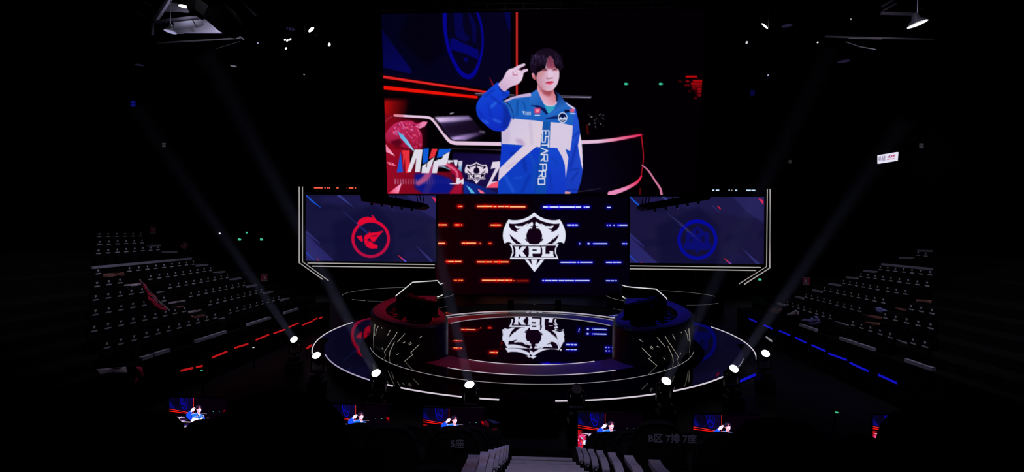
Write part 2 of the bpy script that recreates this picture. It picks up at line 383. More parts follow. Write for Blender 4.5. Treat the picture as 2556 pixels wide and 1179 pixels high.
    c.stroke([(540,625),(556,760),(558,850),(545,940),(540,980)], [10,9,8,8,12], (180,20,40), smooth=True)
    c.stroke([(542,980),(500,1032),(400,1085),(280,1124)], [12,24,32,42], ((235,40,80),(235,140,190),(530,1000),(400,1090)), smooth=True)
    c.stroke([(548,885),(600,930),(660,1020),(700,1080),(712,1130)], [8,13,16,18,20], (212,120,160), smooth=True)
    c.stroke([(532,1080),(530,1130)], 12, (90,10,16), blur=1); c.stroke([(0,1112),(200,1080)], 4, (60,50,70))
    for x, y in [(412,201),(703,201)]:
        c.ell(x, y, 15, 10, (60,205,160)); c.ell(x+14, y, 8, 7, (40,170,130))
    for x0, x1, y, cl in [(915,1010,140,(190,8,14)),(915,945,178,(120,6,12)),(975,1060,176,(190,10,16)),(960,1055,200,(200,10,16)),(850,880,178,(60,0,6)),(905,950,212,(90,2,8)),(965,1055,222,(130,6,14)),(1010,1055,245,(170,10,20)),
                          (965,1000,240,(90,2,8)),(1015,1055,268,(150,8,18)),(1018,1045,296,(130,6,14)),(985,1010,320,(80,0,8)),(935,960,262,(50,0,6))]:
        c.poly([(x0,y-9),(x1,y-9),(x1,y+9),(x0,y+9)], cl, blur=1)
    c.poly([(960,170),(1060,170),(1060,300),(1010,310),(970,230)], (110,4,12), alpha=.4, blur=3)
    for k in range(22):
        c.ell(100+rnd.uniform(0,140), 450+rnd.uniform(0,120), rnd.uniform(3,8), rnd.uniform(2,8), rnd.choice([(80,75,85),(50,46,50),(100,100,110)]), blur=.5)
    c.stroke([(85,550),(92,620)], 14, (80,10,10), blur=2)
    # the player
    c.t(1160, 100, 4.533)
    c.stroke([(120,607),(560,622)], 9, (135,125,155)); c.stroke([(140,628),(560,636)], 5, (80,75,100)); c.stroke([(1080,632),(1432,640)], 6, (110,105,130)); c.stroke([(1090,646),(1425,652)], 9, (150,140,170))
    JB, JS = (24,92,190), (16,52,205)
    c.t(1180, 240, 4.533)                                          # torso
    c.poly([(330,60),(470,5),(650,-30),(720,-70),(870,-50),(960,10),(1060,70),(1160,135),(1200,300),(1215,430),(1240,620),(1244,830),(1225,960),(1180,1100),(1040,1106),(285,1106),(290,950),(320,640),(325,400),(360,300)], ((28,98,192),(16,58,190),(700,200),(650,800)))
    c.poly([(330,545),(420,560),(580,575),(760,600),(740,1106),(285,1106),(320,640)], ((16,56,200),(14,62,190),(400,600),(500,1000)))
    c.poly([(860,580),(1000,590),(1060,700),(1070,820),(1040,1106),(800,1106)], ((20,70,205),(18,56,196),(900,600),(950,1050)))
    for p, q, wd, cl in [((430,650),(520,640),30,(10,40,150)),((560,680),(600,840),40,(12,44,160)),((600,560),(700,780),26,(20,80,190)),((900,700),(960,760),30,(14,60,180)),
                         ((700,780),(690,1000),50,(16,70,180)),((860,860),(900,1050),30,(14,50,170)),((360,900),(460,1080),30,(36,90,210)),((470,930),(560,920),12,(40,100,215)),((640,900),(560,1080),40,(12,48,170))]:
        c.stroke([p, q], wd, cl, blur=3, alpha=.7)
    Wj = (214,200,224)
    c.poly([(430,250),(580,266),(700,276),(796,290),(765,578),(715,576),(520,740),(286,965),(300,822),(578,556),(330,540),(325,402),(400,350)], ((208,196,224),(220,204,222),(400,300),(700,500)))
    c.poly([(480,480),(560,490),(600,560),(560,560),(500,530)], (180,150,190), blur=4, alpha=.7); c.poly([(330,400),(420,380),(420,530),(335,535)], (196,176,210), blur=4, alpha=.6)
    c.stroke([(650,300),(670,540)], 24, (190,172,205), blur=4, alpha=.6); c.stroke([(380,810),(500,740)], 16, (190,170,200), blur=3, alpha=.6)
    c.poly([(880,296),(1000,304),(1132,335),(1116,600),(1105,622),(1048,600),(1082,700),(1066,830),(1052,930),(1042,780),(1012,690),(955,588),(868,582)], Wj)
    c.poly([(800,290),(880,296),(866,580),(850,800),(830,1106),(700,1106),(745,700),(765,578)], ((18,84,168),(14,70,175),(830,300),(780,1000)))
    c.stroke([(705,1106),(745,760)], 8, (10,50,150), blur=1)
    # sleeve on the right
    c.poly([(1150,150),(1165,140),(1200,300),(1215,430),(1230,640),(1244,835),(1225,960),(1180,1100),(1040,1078),(1060,960),(1085,830),(1100,640),(1125,460),(1135,330)], ((34,84,210),(24,60,190),(1150,200),(1150,1000)))
    c.poly([(1100,700),(1190,400),(1195,600),(1120,860),(1075,880)], (20,56,190), alpha=.6, blur=4)
    for p, q in [((1200,400),(1130,470)),((1100,840),(1200,820)),((1190,860),(1110,960)),((1170,560),(1110,800)),((1060,1060),(1180,1060))]:
        c.stroke([p, q], 14, (12,40,150), blur=2, alpha=.8)
    c.poly([(1214,425),(1232,520),(1240,620),(1245,838),(1226,770),(1196,600),(1190,560)], (222,208,232))
    c.poly([(1045,1078),(1110,1085),(1100,1106),(1040,1106)], (215,150,160))
    letters(c, 'ESTARPRO', 0, 0, [(392,444,790),(458,522,786),(530,580,783),(590,652,778),(662,735,772),(772,838,762),(848,915,750),(935,1000,742)], 72)
    # raised arm
    c.t(1160, 100, 4.533)
    c.poly([(380,478),(395,545),(440,582),(500,572),(506,620),(470,655),(425,690),(450,760),(520,850),(500,960),(450,1025),(380,1036),(300,1012),(210,940),(152,870),(128,775),(150,690),(225,600),(320,520)], ((18,70,215),(16,44,190),(300,560),(400,1000)), smooth=True)
    c.poly([(420,700),(500,760),(530,880),(480,1000),(420,1000),(440,850)], (12,40,150), blur=4, alpha=.8)
    for p, q, cl in [((200,900),(260,940),(50,110,235)),((300,760),(360,700),(50,120,235)),((230,640),(330,560),(12,44,170)),((260,720),(300,860),(12,44,180)),((330,900),(400,930),(50,110,230)),((160,800),(220,900),(14,40,180)),((300,640),(400,720),(10,40,165)),((395,545),(445,595),(10,36,150)),((430,620),(490,620),(12,40,160))]:
        c.stroke([p, q], 24, cl, blur=3, alpha=.7)
    c.poly([(440,690),(520,650),(620,620),(745,598),(760,640),(650,680),(560,700),(470,720)], (200,175,215), smooth=False)    # shoulder stripe
    c.poly([(470,700),(560,660),(740,640),(720,700),(560,720),(545,900),(520,860)], (30,98,190), blur=1)
    c.stroke([(455,700),(510,740),(545,830),(555,900)], [10,8,6,4], (10,28,90), smooth=True); c.stroke([(600,690),(590,850)], 20, (18,74,160), blur=2); c.stroke([(660,700),(690,780)], 16, (18,74,160), blur=2)
    c.poly([(1130,700),(1250,770),(1240,790),(1140,720)], (215,200,225)); 
    # hand
    SK = (224,198,224)
    c.poly([(384,495),(430,440),(455,390),(480,350),(510,328),(560,315),(595,312),(640,345),(662,385),(655,425),(640,462),(600,500),(545,520),(490,552),(455,582),(415,560),(390,525)], ((205,170,205),(232,205,228),(420,560),(560,360)), smooth=True)
    c.stroke([(575,325),(620,300),(672,278)], [40,36,28], SK); c.stroke([(640,372),(670,350),(702,340)], [44,36,30], SK)
    c.stroke([(600,330),(640,350)], 14, (205,150,185)); c.stroke([(615,335),(690,305)], [6,10], (60,10,40), blur=.6)
    c.stroke([(545,360),(552,400),(585,392),(600,410)], [10,14,12,6], (190,120,155), blur=1); c.stroke([(560,350),(590,365),(600,390)], 6, (205,140,175), blur=.6); c.stroke([(520,420),(600,440)], 6, (210,170,205), blur=1)
    # neck, shirt
    c.poly([(822,500),(850,540),(1005,560),(1015,600),(1038,650),(1042,720),(1000,755),(930,745),(875,690),(845,630),(818,560)], ((205,120,130),(225,175,200),(1000,590),(900,700)))
    c.poly([(840,545),(900,570),(1000,570),(960,640),(900,620)], (150,60,70), alpha=.75, blur=3)
    c.poly([(880,700),(935,745),(1032,738),(1000,795),(945,835)], (50,160,195)); c.stroke([(848,650),(885,708),(940,742),(1000,742),(1040,705)], 9, (216,200,226), smooth=True)
    # collar
    c.poly([(805,560),(828,580),(858,650),(890,715),(945,832),(900,768),(830,738),(735,735),(742,640)], ((44,112,205),(26,88,175),(780,600),(860,740)))
    c.poly([(1020,570),(1060,600),(1100,650),(1180,762),(1060,800),(1000,850),(945,872),(925,850),(1000,800),(1038,730),(1052,680),(1040,630)], ((20,50,120),(40,105,195),(1040,620),(1110,760)))
    c.poly([(1010,560),(1050,600),(1052,680),(1036,700),(1030,620)], (14,14,40), blur=1)
    c.poly([(738,738),(830,740),(905,772),(945,835),(925,845),(870,790),(800,758)], (10,22,80)); c.poly([(930,882),(1060,850),(1060,890),(905,900)], (12,34,100), blur=1)
    c.poly([(1125,792),(1188,790),(1192,815),(1135,825)], (10,14,50))
    c.poly([(785,772),(858,768),(856,830),(790,832)], (225,60,110), blur=2); c.poly([(802,785),(845,782),(840,815),(808,818)], (245,150,170), blur=1.5); c.stroke([(795,852),(848,852)], 12, (205,215,240), blur=.7)
    c.stroke([(655,812),(676,812)], 12, (200,205,225), blur=.6); c.stroke([(664,812),(672,840)], 12, (200,205,225), blur=.6)
    for k in range(4): c.stroke([(692+17*k,815),(692+17*k,846)], 10, (180,190,220), blur=.6)
    c.poly([(1190,782),(1240,778),(1240,815),(1198,818)], (225,90,120), blur=1); c.stroke([(1200,830),(1245,832)], 12, (210,205,230), blur=.7)
    a = np.linspace(0, 2*math.pi, 40)
    c.ell(1108, 878, 44, 52, (10,18,70)); c.stroke([(1108+48*math.cos(q), 878+55*math.sin(q)) for q in a], 10, (214,224,244))
    c.poly([(1065,895),(1085,870),(1108,890),(1132,868),(1152,893),(1150,905),(1065,905)], (205,215,240)); c.stroke([(1088,912),(1128,912)], 7, (200,210,235))
    # head
    c.t(1290, 110, 9.07)
    c.poly([(335,670),(365,650),(420,700),(430,790),(400,805),(360,770)], ((215,150,165),(190,100,110),(340,680),(420,760)), smooth=True)
    c.poly([(440,600),(520,420),(700,280),(830,300),(940,560),(962,680),(950,800),(915,910),(870,980),(820,1035),(740,1062),(660,1055),(560,1010),(490,940),(455,860),(435,740)], ((200,140,160),(222,190,212),(480,800),(760,760)), smooth=True)
    c.poly([(450,640),(560,590),(640,610),(600,720),(500,760),(450,740)], (205,140,145), alpha=.7, blur=4)
    c.poly([(680,420),(700,320),(740,275),(800,300),(850,420),(880,520),(800,540),(690,540)], (150,66,92), smooth=True, blur=2)
    c.stroke([(720,330),(716,520)], 12, (186,100,130), blur=2); c.stroke([(790,340),(806,500)], 8, (176,90,120), blur=2)
    c.poly([(720,590),(780,580),(830,680),(815,760),(740,740),(700,770),(690,720)], (226,196,220), blur=3)
    c.stroke([(800,760),(812,772)], 10, (150,70,90), blur=1.5); c.stroke([(690,745),(680,780),(720,785),(770,772),(812,768)], [8,14,10,18,10], (120,62,80), smooth=True, blur=1.2)
    c.stroke([(665,740),(690,660)], 10, (190,140,165), blur=2, alpha=.7)
    c.poly([(650,885),(700,850),(750,848),(775,840),(840,855),(815,880),(760,882),(700,885)], (196,50,80), smooth=True); c.poly([(675,890),(740,880),(825,872),(800,905),(750,925),(705,915)], (240,100,132), smooth=True)
    c.stroke([(650,886),(740,880),(838,858)], 7, (120,24,50)); c.poly([(700,950),(800,945),(790,1000),(720,1005)], (208,160,190), blur=4, alpha=.5)
    c.poly([(560,960),(480,880),(520,1000),(640,1060)], (170,100,120), alpha=.5, blur=3)
    HR = (22,12,30)
    c.poly([(298,390),(320,330),(380,250),(460,170),(560,120),(680,100),(790,115),(900,175),(975,260),(1015,360),(1040,440),(1052,530),(1020,560),(990,600),(958,590),(920,560),(880,535),(850,440),(820,340),(770,280),(720,290),(690,360),(668,440),(645,545),(600,570),(540,610),(480,640),(455,700),(430,780),(415,720),(380,660),(335,655),(300,560),(290,460)], HR, smooth=True)
    rnd = random.Random(4)
    for k in range(46):                                            # light on the hair
        x = rnd.uniform(330, 680); y = rnd.uniform(220, 430)
        c.stroke([(x,y),(x-12+rnd.uniform(-18,10),y+rnd.uniform(30,70))], rnd.uniform(6,14), rnd.choice([(92,74,122),(64,50,92),(112,96,140),(48,34,70)]), blur=1, alpha=.6)
    for k in range(22):
        x = rnd.uniform(840, 1010); y = rnd.uniform(200, 420) + (x-900)*.5
        c.stroke([(x,y),(x+18,y+rnd.uniform(30,70))], rnd.uniform(5,12), rnd.choice([(60,48,82),(84,70,104),(40,30,54)]), blur=1, alpha=.55)
    c.poly([(440,520),(620,470),(650,545),(560,600),(480,640),(440,620)], (10,3,12), blur=2, alpha=.8)
    for x0, y0, x1, y1 in [(715,300,700,520),(745,285,760,500),(775,290,800,520),(800,310,845,500),(690,360,672,540),(830,380,880,540),(735,300,728,440)]:
        c.stroke([(x0,y0),(x1,y1)], [14,5], (50,22,44), alpha=.6, blur=.7)
    for k in range(16):
        a_ = 3.5 + k*.17; c.stroke([(665+350*math.cos(a_), 440+320*math.sin(a_)), (665+392*math.cos(a_+.05), 440+350*math.sin(a_+.05))], [20,4], HR)
    c.poly([(860,470),(960,480),(960,580),(900,550)], (14,4,14), blur=2, alpha=.8)
    c.poly([(560,575),(690,560),(700,610),(600,625)], (170,84,96), alpha=.75, blur=2); c.poly([(780,565),(930,560),(925,610),(800,615)], (176,88,104), alpha=.7, blur=2)
    c.stroke([(595,600),(640,590),(672,580)], [8,18,14], (110,44,60), smooth=True, blur=1); c.ell(650, 585, 13, 11, (60,16,34)); c.stroke([(580,585),(640,560),(680,565)], 9, (60,20,40), blur=1)
    c.stroke([(815,575),(860,570),(900,585)], [10,20,8], (100,36,56), smooth=True, blur=1); c.ell(855, 577, 15, 12, (50,14,30)); c.stroke([(790,540),(850,530),(910,560)], [18,22,14], (130,50,66), smooth=True, blur=2)
    c.stroke([(690,550),(760,560),(800,545)], 14, (150,60,74), blur=2)
    return c.done()
# ------------------------------------------------------------------ materials
def mat(name, base=(0.02, 0.02, 0.02), rough=0.5, metal=0.0, emit=None, strength=1.0, noise=None, bump=0.0, spec=0.5):
    m = bpy.data.materials.new(name); m.use_nodes = True; nt = m.node_tree
    b = nt.nodes['Principled BSDF']
    b.inputs['Base Color'].default_value = (*base, 1); b.inputs['Roughness'].default_value = rough; b.inputs['Metallic'].default_value = metal
    b.inputs['Specular IOR Level'].default_value = spec
    if emit is not None:
        b.inputs['Emission Color'].default_value = (*emit, 1); b.inputs['Emission Strength'].default_value = strength
    if noise:
        sc, amt = noise
        n = nt.nodes.new('ShaderNodeTexNoise'); n.inputs['Scale'].default_value = sc; n.inputs['Detail'].default_value = 4
        tc = nt.nodes.new('ShaderNodeTexCoord'); nt.links.new(tc.outputs['Object'], n.inputs['Vector'])
        r = nt.nodes.new('ShaderNodeMapRange'); r.inputs['To Min'].default_value = 1 - amt; r.inputs['To Max'].default_value = 1 + amt
        nt.links.new(n.outputs['Fac'], r.inputs['Value'])
        x = nt.nodes.new('ShaderNodeMix'); x.data_type = 'RGBA'; x.blend_type = 'MULTIPLY'; x.inputs['Factor'].default_value = 1
        x.inputs['A'].default_value = (*base, 1)
        cc = nt.nodes.new('ShaderNodeCombineColor')
        for i in range(3): nt.links.new(r.outputs[0], cc.inputs[i])
        nt.links.new(cc.outputs[0], x.inputs['B']); nt.links.new(x.outputs['Result'], b.inputs['Base Color'])
        if bump:
            bp = nt.nodes.new('ShaderNodeBump'); bp.inputs['Strength'].default_value = bump; bp.inputs['Distance'].default_value = 0.01
            nt.links.new(n.outputs['Fac'], bp.inputs['Height']); nt.links.new(bp.outputs[0], b.inputs['Normal'])
    return m

def screen_mat(name, strength=1.0):
    m = bpy.data.materials.new(name); m.use_nodes = True; nt = m.node_tree; nt.nodes.clear()
    a = nt.nodes.new('ShaderNodeAttribute'); a.attribute_name = 'led'
    e = nt.nodes.new('ShaderNodeEmission'); e.inputs['Strength'].default_value = strength
    o = nt.nodes.new('ShaderNodeOutputMaterial'); nt.links.new(a.outputs['Color'], e.inputs[0]); nt.links.new(e.outputs[0], o.inputs[0])
    m.cycles.emission_sampling = 'NONE'
    return m

def emit(name, col, s=1.0):
    m = bpy.data.materials.new(name); m.use_nodes = True; nt = m.node_tree; nt.nodes.clear()
    e = nt.nodes.new('ShaderNodeEmission'); e.inputs[0].default_value = (*col, 1); e.inputs['Strength'].default_value = s
    o = nt.nodes.new('ShaderNodeOutputMaterial'); nt.links.new(e.outputs[0], o.inputs[0])
    m.cycles.emission_sampling = 'NONE'
    return m

M = {
 'black_wall': mat('black_wall', (0.006, 0.005, 0.006), 0.9, noise=(1.5, 0.4), spec=0.1),
 'floor': mat('hall_floor', (0.006, 0.005, 0.007), 0.5, noise=(2.0, 0.4), spec=0.12),
 'concrete': mat('dark_tier', (0.0012, 0.0011, 0.0012), 0.95, noise=(3, 0.4), spec=0.15),
 'gloss': mat('black_gloss_deck', (0.004, 0.004, 0.005), 0.03, noise=(0.6, 0.2), bump=0.02, spec=0.75),
 'led_tile': mat('led_floor_tile', (0.80, 0.79, 0.86), 0.012, metal=1.0, noise=(0.5, 0.03), bump=0.03),
 'satin': mat('satin_band', (0.16, 0.15, 0.16), 0.5, metal=0.0, noise=(2, 0.2)),
 'rim': mat('satin_rim', (0.05, 0.048, 0.05), 0.45, metal=0.2, noise=(2, 0.2)),
 'pod': mat('pod_gloss_black', (0.006, 0.006, 0.007), 0.38, noise=(1, 0.3), spec=0.3),
 'pod_in': mat('pod_inner', (0.02, 0.016, 0.02), 0.6, noise=(3, 0.3)),
 'fabric': mat('black_seat_fabric', (0.0035, 0.003, 0.004), 0.95, noise=(25, 0.4), spec=0.05),
 'plastic': mat('black_plastic', (0.008, 0.008, 0.010), 0.35, noise=(6, 0.3), spec=0.3),
 'print': mat('grey_print', (0.62, 0.60, 0.66), 0.7, noise=(30, 0.15)),
 'print_faint': mat('faint_grey_print', (0.10, 0.095, 0.12), 0.7, noise=(30, 0.15)),
 'print_dim': mat('dim_grey_print', (0.30, 0.29, 0.33), 0.7, noise=(30, 0.15)),
 'arm': mat('grey_armrest', (0.36, 0.33, 0.42), 0.30, metal=0.35, noise=(8, 0.15)),
 'step': mat('stair_nosing', (0.33, 0.30, 0.36), 0.6, noise=(9, 0.25)),
 'step_dark': mat('stair_tread', (0.03, 0.027, 0.034), 0.6, noise=(9, 0.25)),
 'railcap': mat('pale_rail_cap', (0.34, 0.33, 0.42), 0.5, noise=(4, 0.2)),
 'steel': mat('roof_steel', (0.22, 0.20, 0.27), 0.5, metal=0.3, noise=(4, 0.2)),
 'truss': mat('dark_truss', (0.05, 0.045, 0.05), 0.45, metal=0.5, noise=(4, 0.2)),
 'panel': mat('roof_panel', (0.30, 0.29, 0.36), 0.7, noise=(2, 0.2)),
 'bezel': mat('screen_bezel', (0.006, 0.006, 0.007), 0.5, noise=(5, 0.2), spec=0.2),
 'cloth_red': mat('red_cloth', (0.85, 0.03, 0.10), 0.8, noise=(6, 0.3), bump=0.4),
 'cloth_white': mat('white_cloth', (0.6, 0.52, 0.58), 0.8, noise=(8, 0.3), bump=0.4),
 'cloth_orange': mat('orange_cloth', (0.26, 0.10, 0.08), 0.8, noise=(14, 0.5), bump=0.4),
 'cloth_blue': mat('blue_white_cloth', (0.25, 0.25, 0.65), 0.8, noise=(12, 0.7), bump=0.4),
 'poster': mat('dark_red_poster', (0.42, 0.03, 0.08), 0.6, noise=(9, 0.5)),
 'tube': emit('white_led_tube', (0.36, 0.34, 0.33), 1.0),
 'tube_hi': emit('white_led_strip', (0.66, 0.60, 0.68), 1.0),
 'tube_dim': emit('dim_led_strip', (0.26, 0.24, 0.27), 1.0),
 'tube_lo': emit('faint_led_strip', (0.05, 0.045, 0.055), 1.0),
 'tube_thin': emit('thin_led_strip', (0.14, 0.13, 0.14), 1.0),
 'crack': emit('crack_light', (0.30, 0.28, 0.23), 1.0),
 'pod_line': emit('pod_outline_light', (0.72, 0.70, 0.70), 1.0),
 'purple': emit('purple_white_strip', (0.40, 0.34, 0.52), 1.0),
 'lens': emit('lamp_lens', (1.0, 0.98, 1.0), 3.0),
 'lens_off': emit('dark_lamp_lens', (0.006, 0.005, 0.008), 1.0),
 'lens_dim': emit('dim_lamp_lens', (0.16, 0.14, 0.2), 1.0),
 'red_led': emit('red_led', (0.46, 0.008, 0.010), 1.0),
 'red_hot': emit('red_hot_led', (1.0, 0.12, 0.06), 1.0),
 'red_dim': emit('red_dim_led', (0.16, 0.008, 0.008), 1.0),
 'blue_led': emit('blue_led', (0.006, 0.006, 0.50), 1.0),
 'blue_hot': emit('blue_hot_led', (0.55, 0.75, 1.0), 1.0),
 'blue_dim': emit('blue_dim_led', (0.004, 0.004, 0.14), 1.0),
 'green': emit('exit_green', (0.06, 0.55, 0.30), 1.0),
 'white_dot': emit('white_pilot', (0.8, 0.78, 0.85), 1.0),
 'sign': emit('lit_sign', (0.78, 0.76, 0.92), 1.0),
 'sign_red': emit('sign_red', (0.55, 0.12, 0.22), 1.0),
 'sign_grey': emit('sign_grey', (0.30, 0.24, 0.36), 1.0),
 'matt_sheet': mat('dark_matt_sheet', (0.045, 0.04, 0.045), 0.9, noise=(20, 0.3), spec=0.1),
 'matt_black': mat('matt_black_finish', (0.004, 0.004, 0.004), 1.0, noise=(5, 0.3), spec=0.0),
 'monitor': screen_mat('monitor_picture', 1.9),
 'screen': screen_mat('led_screen', 1.0),
}

# ------------------------------------------------------------------ helpers
def link(name, me, m=None, parent=None, **props):
    o = bpy.data.objects.new(name, me); COL.objects.link(o)
    if m is not None and me is not None and not me.materials: me.materials.append(M[m] if isinstance(m, str) else m)
    if parent is not None: o.parent = parent
    for k, v in props.items(): o[k] = v
    return o
def fin(name, bm, m=None, parent=None, smooth=False, **props):
    bmesh.ops.recalc_face_normals(bm, faces=bm.faces)
    me = bpy.data.meshes.new(name); bm.to_mesh(me); bm.free()
    if smooth:
        for p in me.polygons: p.use_smooth = True
    return link(name, me, m, parent, **props)
def thing(name, loc, label, cat, group=None, rz=0.0, kind=None):
    o = bpy.data.objects.new(name, None); COL.objects.link(o); o.location = loc; o.rotation_euler = (0, 0, rz)
    o.empty_display_size = 0.1
    tag(o, label, cat, group, kind); return o
def tag(o, label, cat, group=None, kind=None):
    o['label'] = label; o['category'] = cat
    if group: o['group'] = group
    if kind: o['kind'] = kind
    return o
def adopt(o, t):
    """parent a part whose mesh is in world coordinates to a thing"""
    o.parent = t; bpy.context.evaluated_depsgraph_get
    o.matrix_parent_inverse = (Matrix.Translation(t.location) @ t.rotation_euler.to_matrix().to_4x4()).inverted()
    return o
def box(bm, c, s, rot=None):
    r = bmesh.ops.create_cube(bm, size=1.0)
    m = Matrix.Translation(c) @ (rot.to_4x4() if rot is not None else Matrix.Identity(4)) @ Matrix.Diagonal((*s, 1))
    bmesh.ops.transform(bm, matrix=m, verts=r['verts']); return r['verts']
def rbox(bm, c, s, bev=0.02, seg=2, rot=None):
    b2 = bmesh.new(); box(b2, (0, 0, 0), s)
    bmesh.ops.bevel(b2, geom=list(b2.edges), offset=bev, segments=seg, affect='EDGES', profile=0.5)
    m = Matrix.Translation(c) @ (rot.to_4x4() if rot is not None else Matrix.Identity(4))
    merge(bm, b2, m)
def merge(bm, b2, m):
    mp = {}
    for v in b2.verts: mp[v] = bm.verts.new(m @ v.co)
    for f in b2.faces:
        try: bm.faces.new([mp[v] for v in f.verts])
        except ValueError: pass
    b2.free()
def bar(bm, a, b, w, h=None):
    a, b = Vector(a), Vector(b); d = b - a
    q = d.to_track_quat('Y', 'Z').to_matrix()
    box(bm, (a + b) / 2, (w, d.length, h or w), q)
def tube(bm, pts, r, n=6, closed=False):
    P = [Vector(p) for p in pts]; rings = []
    for i, p in enumerate(P):
        if closed: t = P[(i + 1) % len(P)] - P[i - 1]
        else: t = P[min(i + 1, len(P) - 1)] - P[max(i - 1, 0)]
        t.normalize(); u = t.cross(Vector((0, 0, 1)))
        if u.length < 1e-3: u = Vector((1, 0, 0))
        u.normalize(); v = t.cross(u)
        rings.append([bm.verts.new(p + (u * math.cos(2 * math.pi * k / n) + v * math.sin(2 * math.pi * k / n)) * r) for k in range(n)])
    m = len(P)
    for i in range(m if closed else m - 1):
        a, b = rings[i], rings[(i + 1) % m]
        for k in range(n): bm.faces.new((a[k], a[(k + 1) % n], b[(k + 1) % n], b[k]))
    if not closed: bm.faces.new(rings[0][::-1]); bm.faces.new(rings[-1])
def lathe(bm, prof, n=24, mtx=None):
    mtx = mtx or Matrix.Identity(4); rings = []
    for r, z in prof:
        if r < 1e-5: rings.append([bm.verts.new(mtx @ Vector((0, 0, z)))])
        else: rings.append([bm.verts.new(mtx @ Vector((r * math.cos(2 * math.pi * k / n), r * math.sin(2 * math.pi * k / n), z))) for k in range(n)])
    for a, b in zip(rings, rings[1:]):
        for k in range(n):
            if len(a) == 1 and len(b) == 1: break
            if len(a) == 1: bm.faces.new((a[0], b[k], b[(k + 1) % n]))
            elif len(b) == 1: bm.faces.new((a[k], a[(k + 1) % n], b[0]))
            else: bm.faces.new((a[k], a[(k + 1) % n], b[(k + 1) % n], b[k]))
def sector(bm, cx, cy, r0, r1, z0, z1, a0, a1, n):
    """ring sector with thickness; angles in radians from +X"""
    full = abs(a1 - a0) >= 2 * math.pi - 1e-4; S = []
    for i in range(n if full else n + 1):
        a = a0 + (a1 - a0) * i / n; c, s = math.cos(a), math.sin(a)
        S.append([bm.verts.new((cx + r * c, cy + r * s, z)) for r, z in ((r0, z0), (r1, z0), (r1, z1), (r0, z1))])
    for i in range(n):
        a, b = S[i], S[(i + 1) % len(S)]
        for k in range(4): bm.faces.new((a[k], a[(k + 1) % 4], b[(k + 1) % 4], b[k]))
    if not full: bm.faces.new(S[0]); bm.faces.new(S[-1][::-1])
def prism(bm, pts, z0, z1):
    lo = [bm.verts.new((p[0], p[1], z0)) for p in pts]; hi = [bm.verts.new((p[0], p[1], z1)) for p in pts]
    n = len(pts)
    for i in range(n): bm.faces.new((lo[i], lo[(i + 1) % n], hi[(i + 1) % n], hi[i]))
    bm.faces.new(lo[::-1]); bm.faces.new(hi)
def slab(bm, pts, off):
    """polygon with 3-D points extruded by the vector off"""
    a = [bm.verts.new(p) for p in pts]; b = [bm.verts.new(Vector(p) + Vector(off)) for p in pts]; n = len(pts)
    bm.faces.new(a); bm.faces.new(b[::-1])
    for i in range(n): bm.faces.new((a[i], b[i], b[(i + 1) % n], a[(i + 1) % n]))
def arc_pts(cx, cy, r, a0, a1, z, n): return [(cx + r * math.cos(a0 + (a1 - a0) * i / n), cy + r * math.sin(a0 + (a1 - a0) * i / n), z) for i in range(n + 1)]
def copy_tree(o, parent=None):
    c = o.copy(); COL.objects.link(c)
    if parent is not None: c.parent = parent
    for ch in o.children: copy_tree(ch, c)
    return c
DEG = math.pi / 180

# ------------------------------------------------------------------ the hall
def struct(name, bm, m, **k): return fin(name, bm, m, kind='structure', **k)
bm = bmesh.new(); box(bm, (0, 20, -0.1), (52, 64, 0.2)); struct('floor', bm, 'floor')
bm = bmesh.new(); box(bm, (0, 20, 18.1), (52, 64, 0.2)); struct('ceiling', bm, 'black_wall')
bm = bmesh.new(); box(bm, (-25.1, 20, 9), (0.2, 64, 18)); struct('wall_left', bm, 'black_wall')
bm = bmesh.new(); box(bm, (25.1, 20, 9), (0.2, 64, 18)); struct('wall_right', bm, 'black_wall')
bm = bmesh.new(); box(bm, (0, 51.1, 9), (52, 0.2, 18)); struct('wall_back', bm, 'black_wall')
bm = bmesh.new(); box(bm, (0, -11.9, 9), (52, 0.2, 18)); struct('wall_front', bm, 'black_wall')

# stepped side stands: tier k at |x| = TX + TD*k
TX, TD, TZ, TR = 11.90, 0.82, 1.28, 0.335
def tier_x(k): return TX + TD * k + (0.75 if k > 5 else 0)
def tier_z(k): return TZ + TR * k + (0.30 if k > 5 else 0)
for s, nm in ((-1, 'left'), (1, 'right')):
    bm = bmesh.new()
    for k in range(9):
        x0 = tier_x(k) - 0.62; x1 = tier_x(k + 1) - 0.62 if k < 8 else 24.9
        box(bm, (s * (x0 + x1) / 2, 17.5, tier_z(k) / 2), (x1 - x0, 17.0, tier_z(k)))
    struct('stand_' + nm, bm, 'concrete')

# central stand below the camera: stepped rows with an aisle of stairs
AX = 0.23
def row_y(i): return 5.0 + 0.8 * i                                  # seat back plane of row i
def row_top(i): return 3.14 - 0.35 * i                             # top of the seat backs
bm = bmesh.new()
for i in range(-6, 4):
    y0 = row_y(i) - 0.35; z = row_top(i) - 0.80
    box(bm, (0, y0 + 0.4, z / 2), (19, 0.8, z))
box(bm, (0, 8.75, 0.475), (19, 1.1, 0.95))
box(bm, (0, -4.3, (row_top(-6) - 0.8) / 2), (19, 8.5, row_top(-6) - 0.8))
struct('stand_centre', bm, 'concrete')

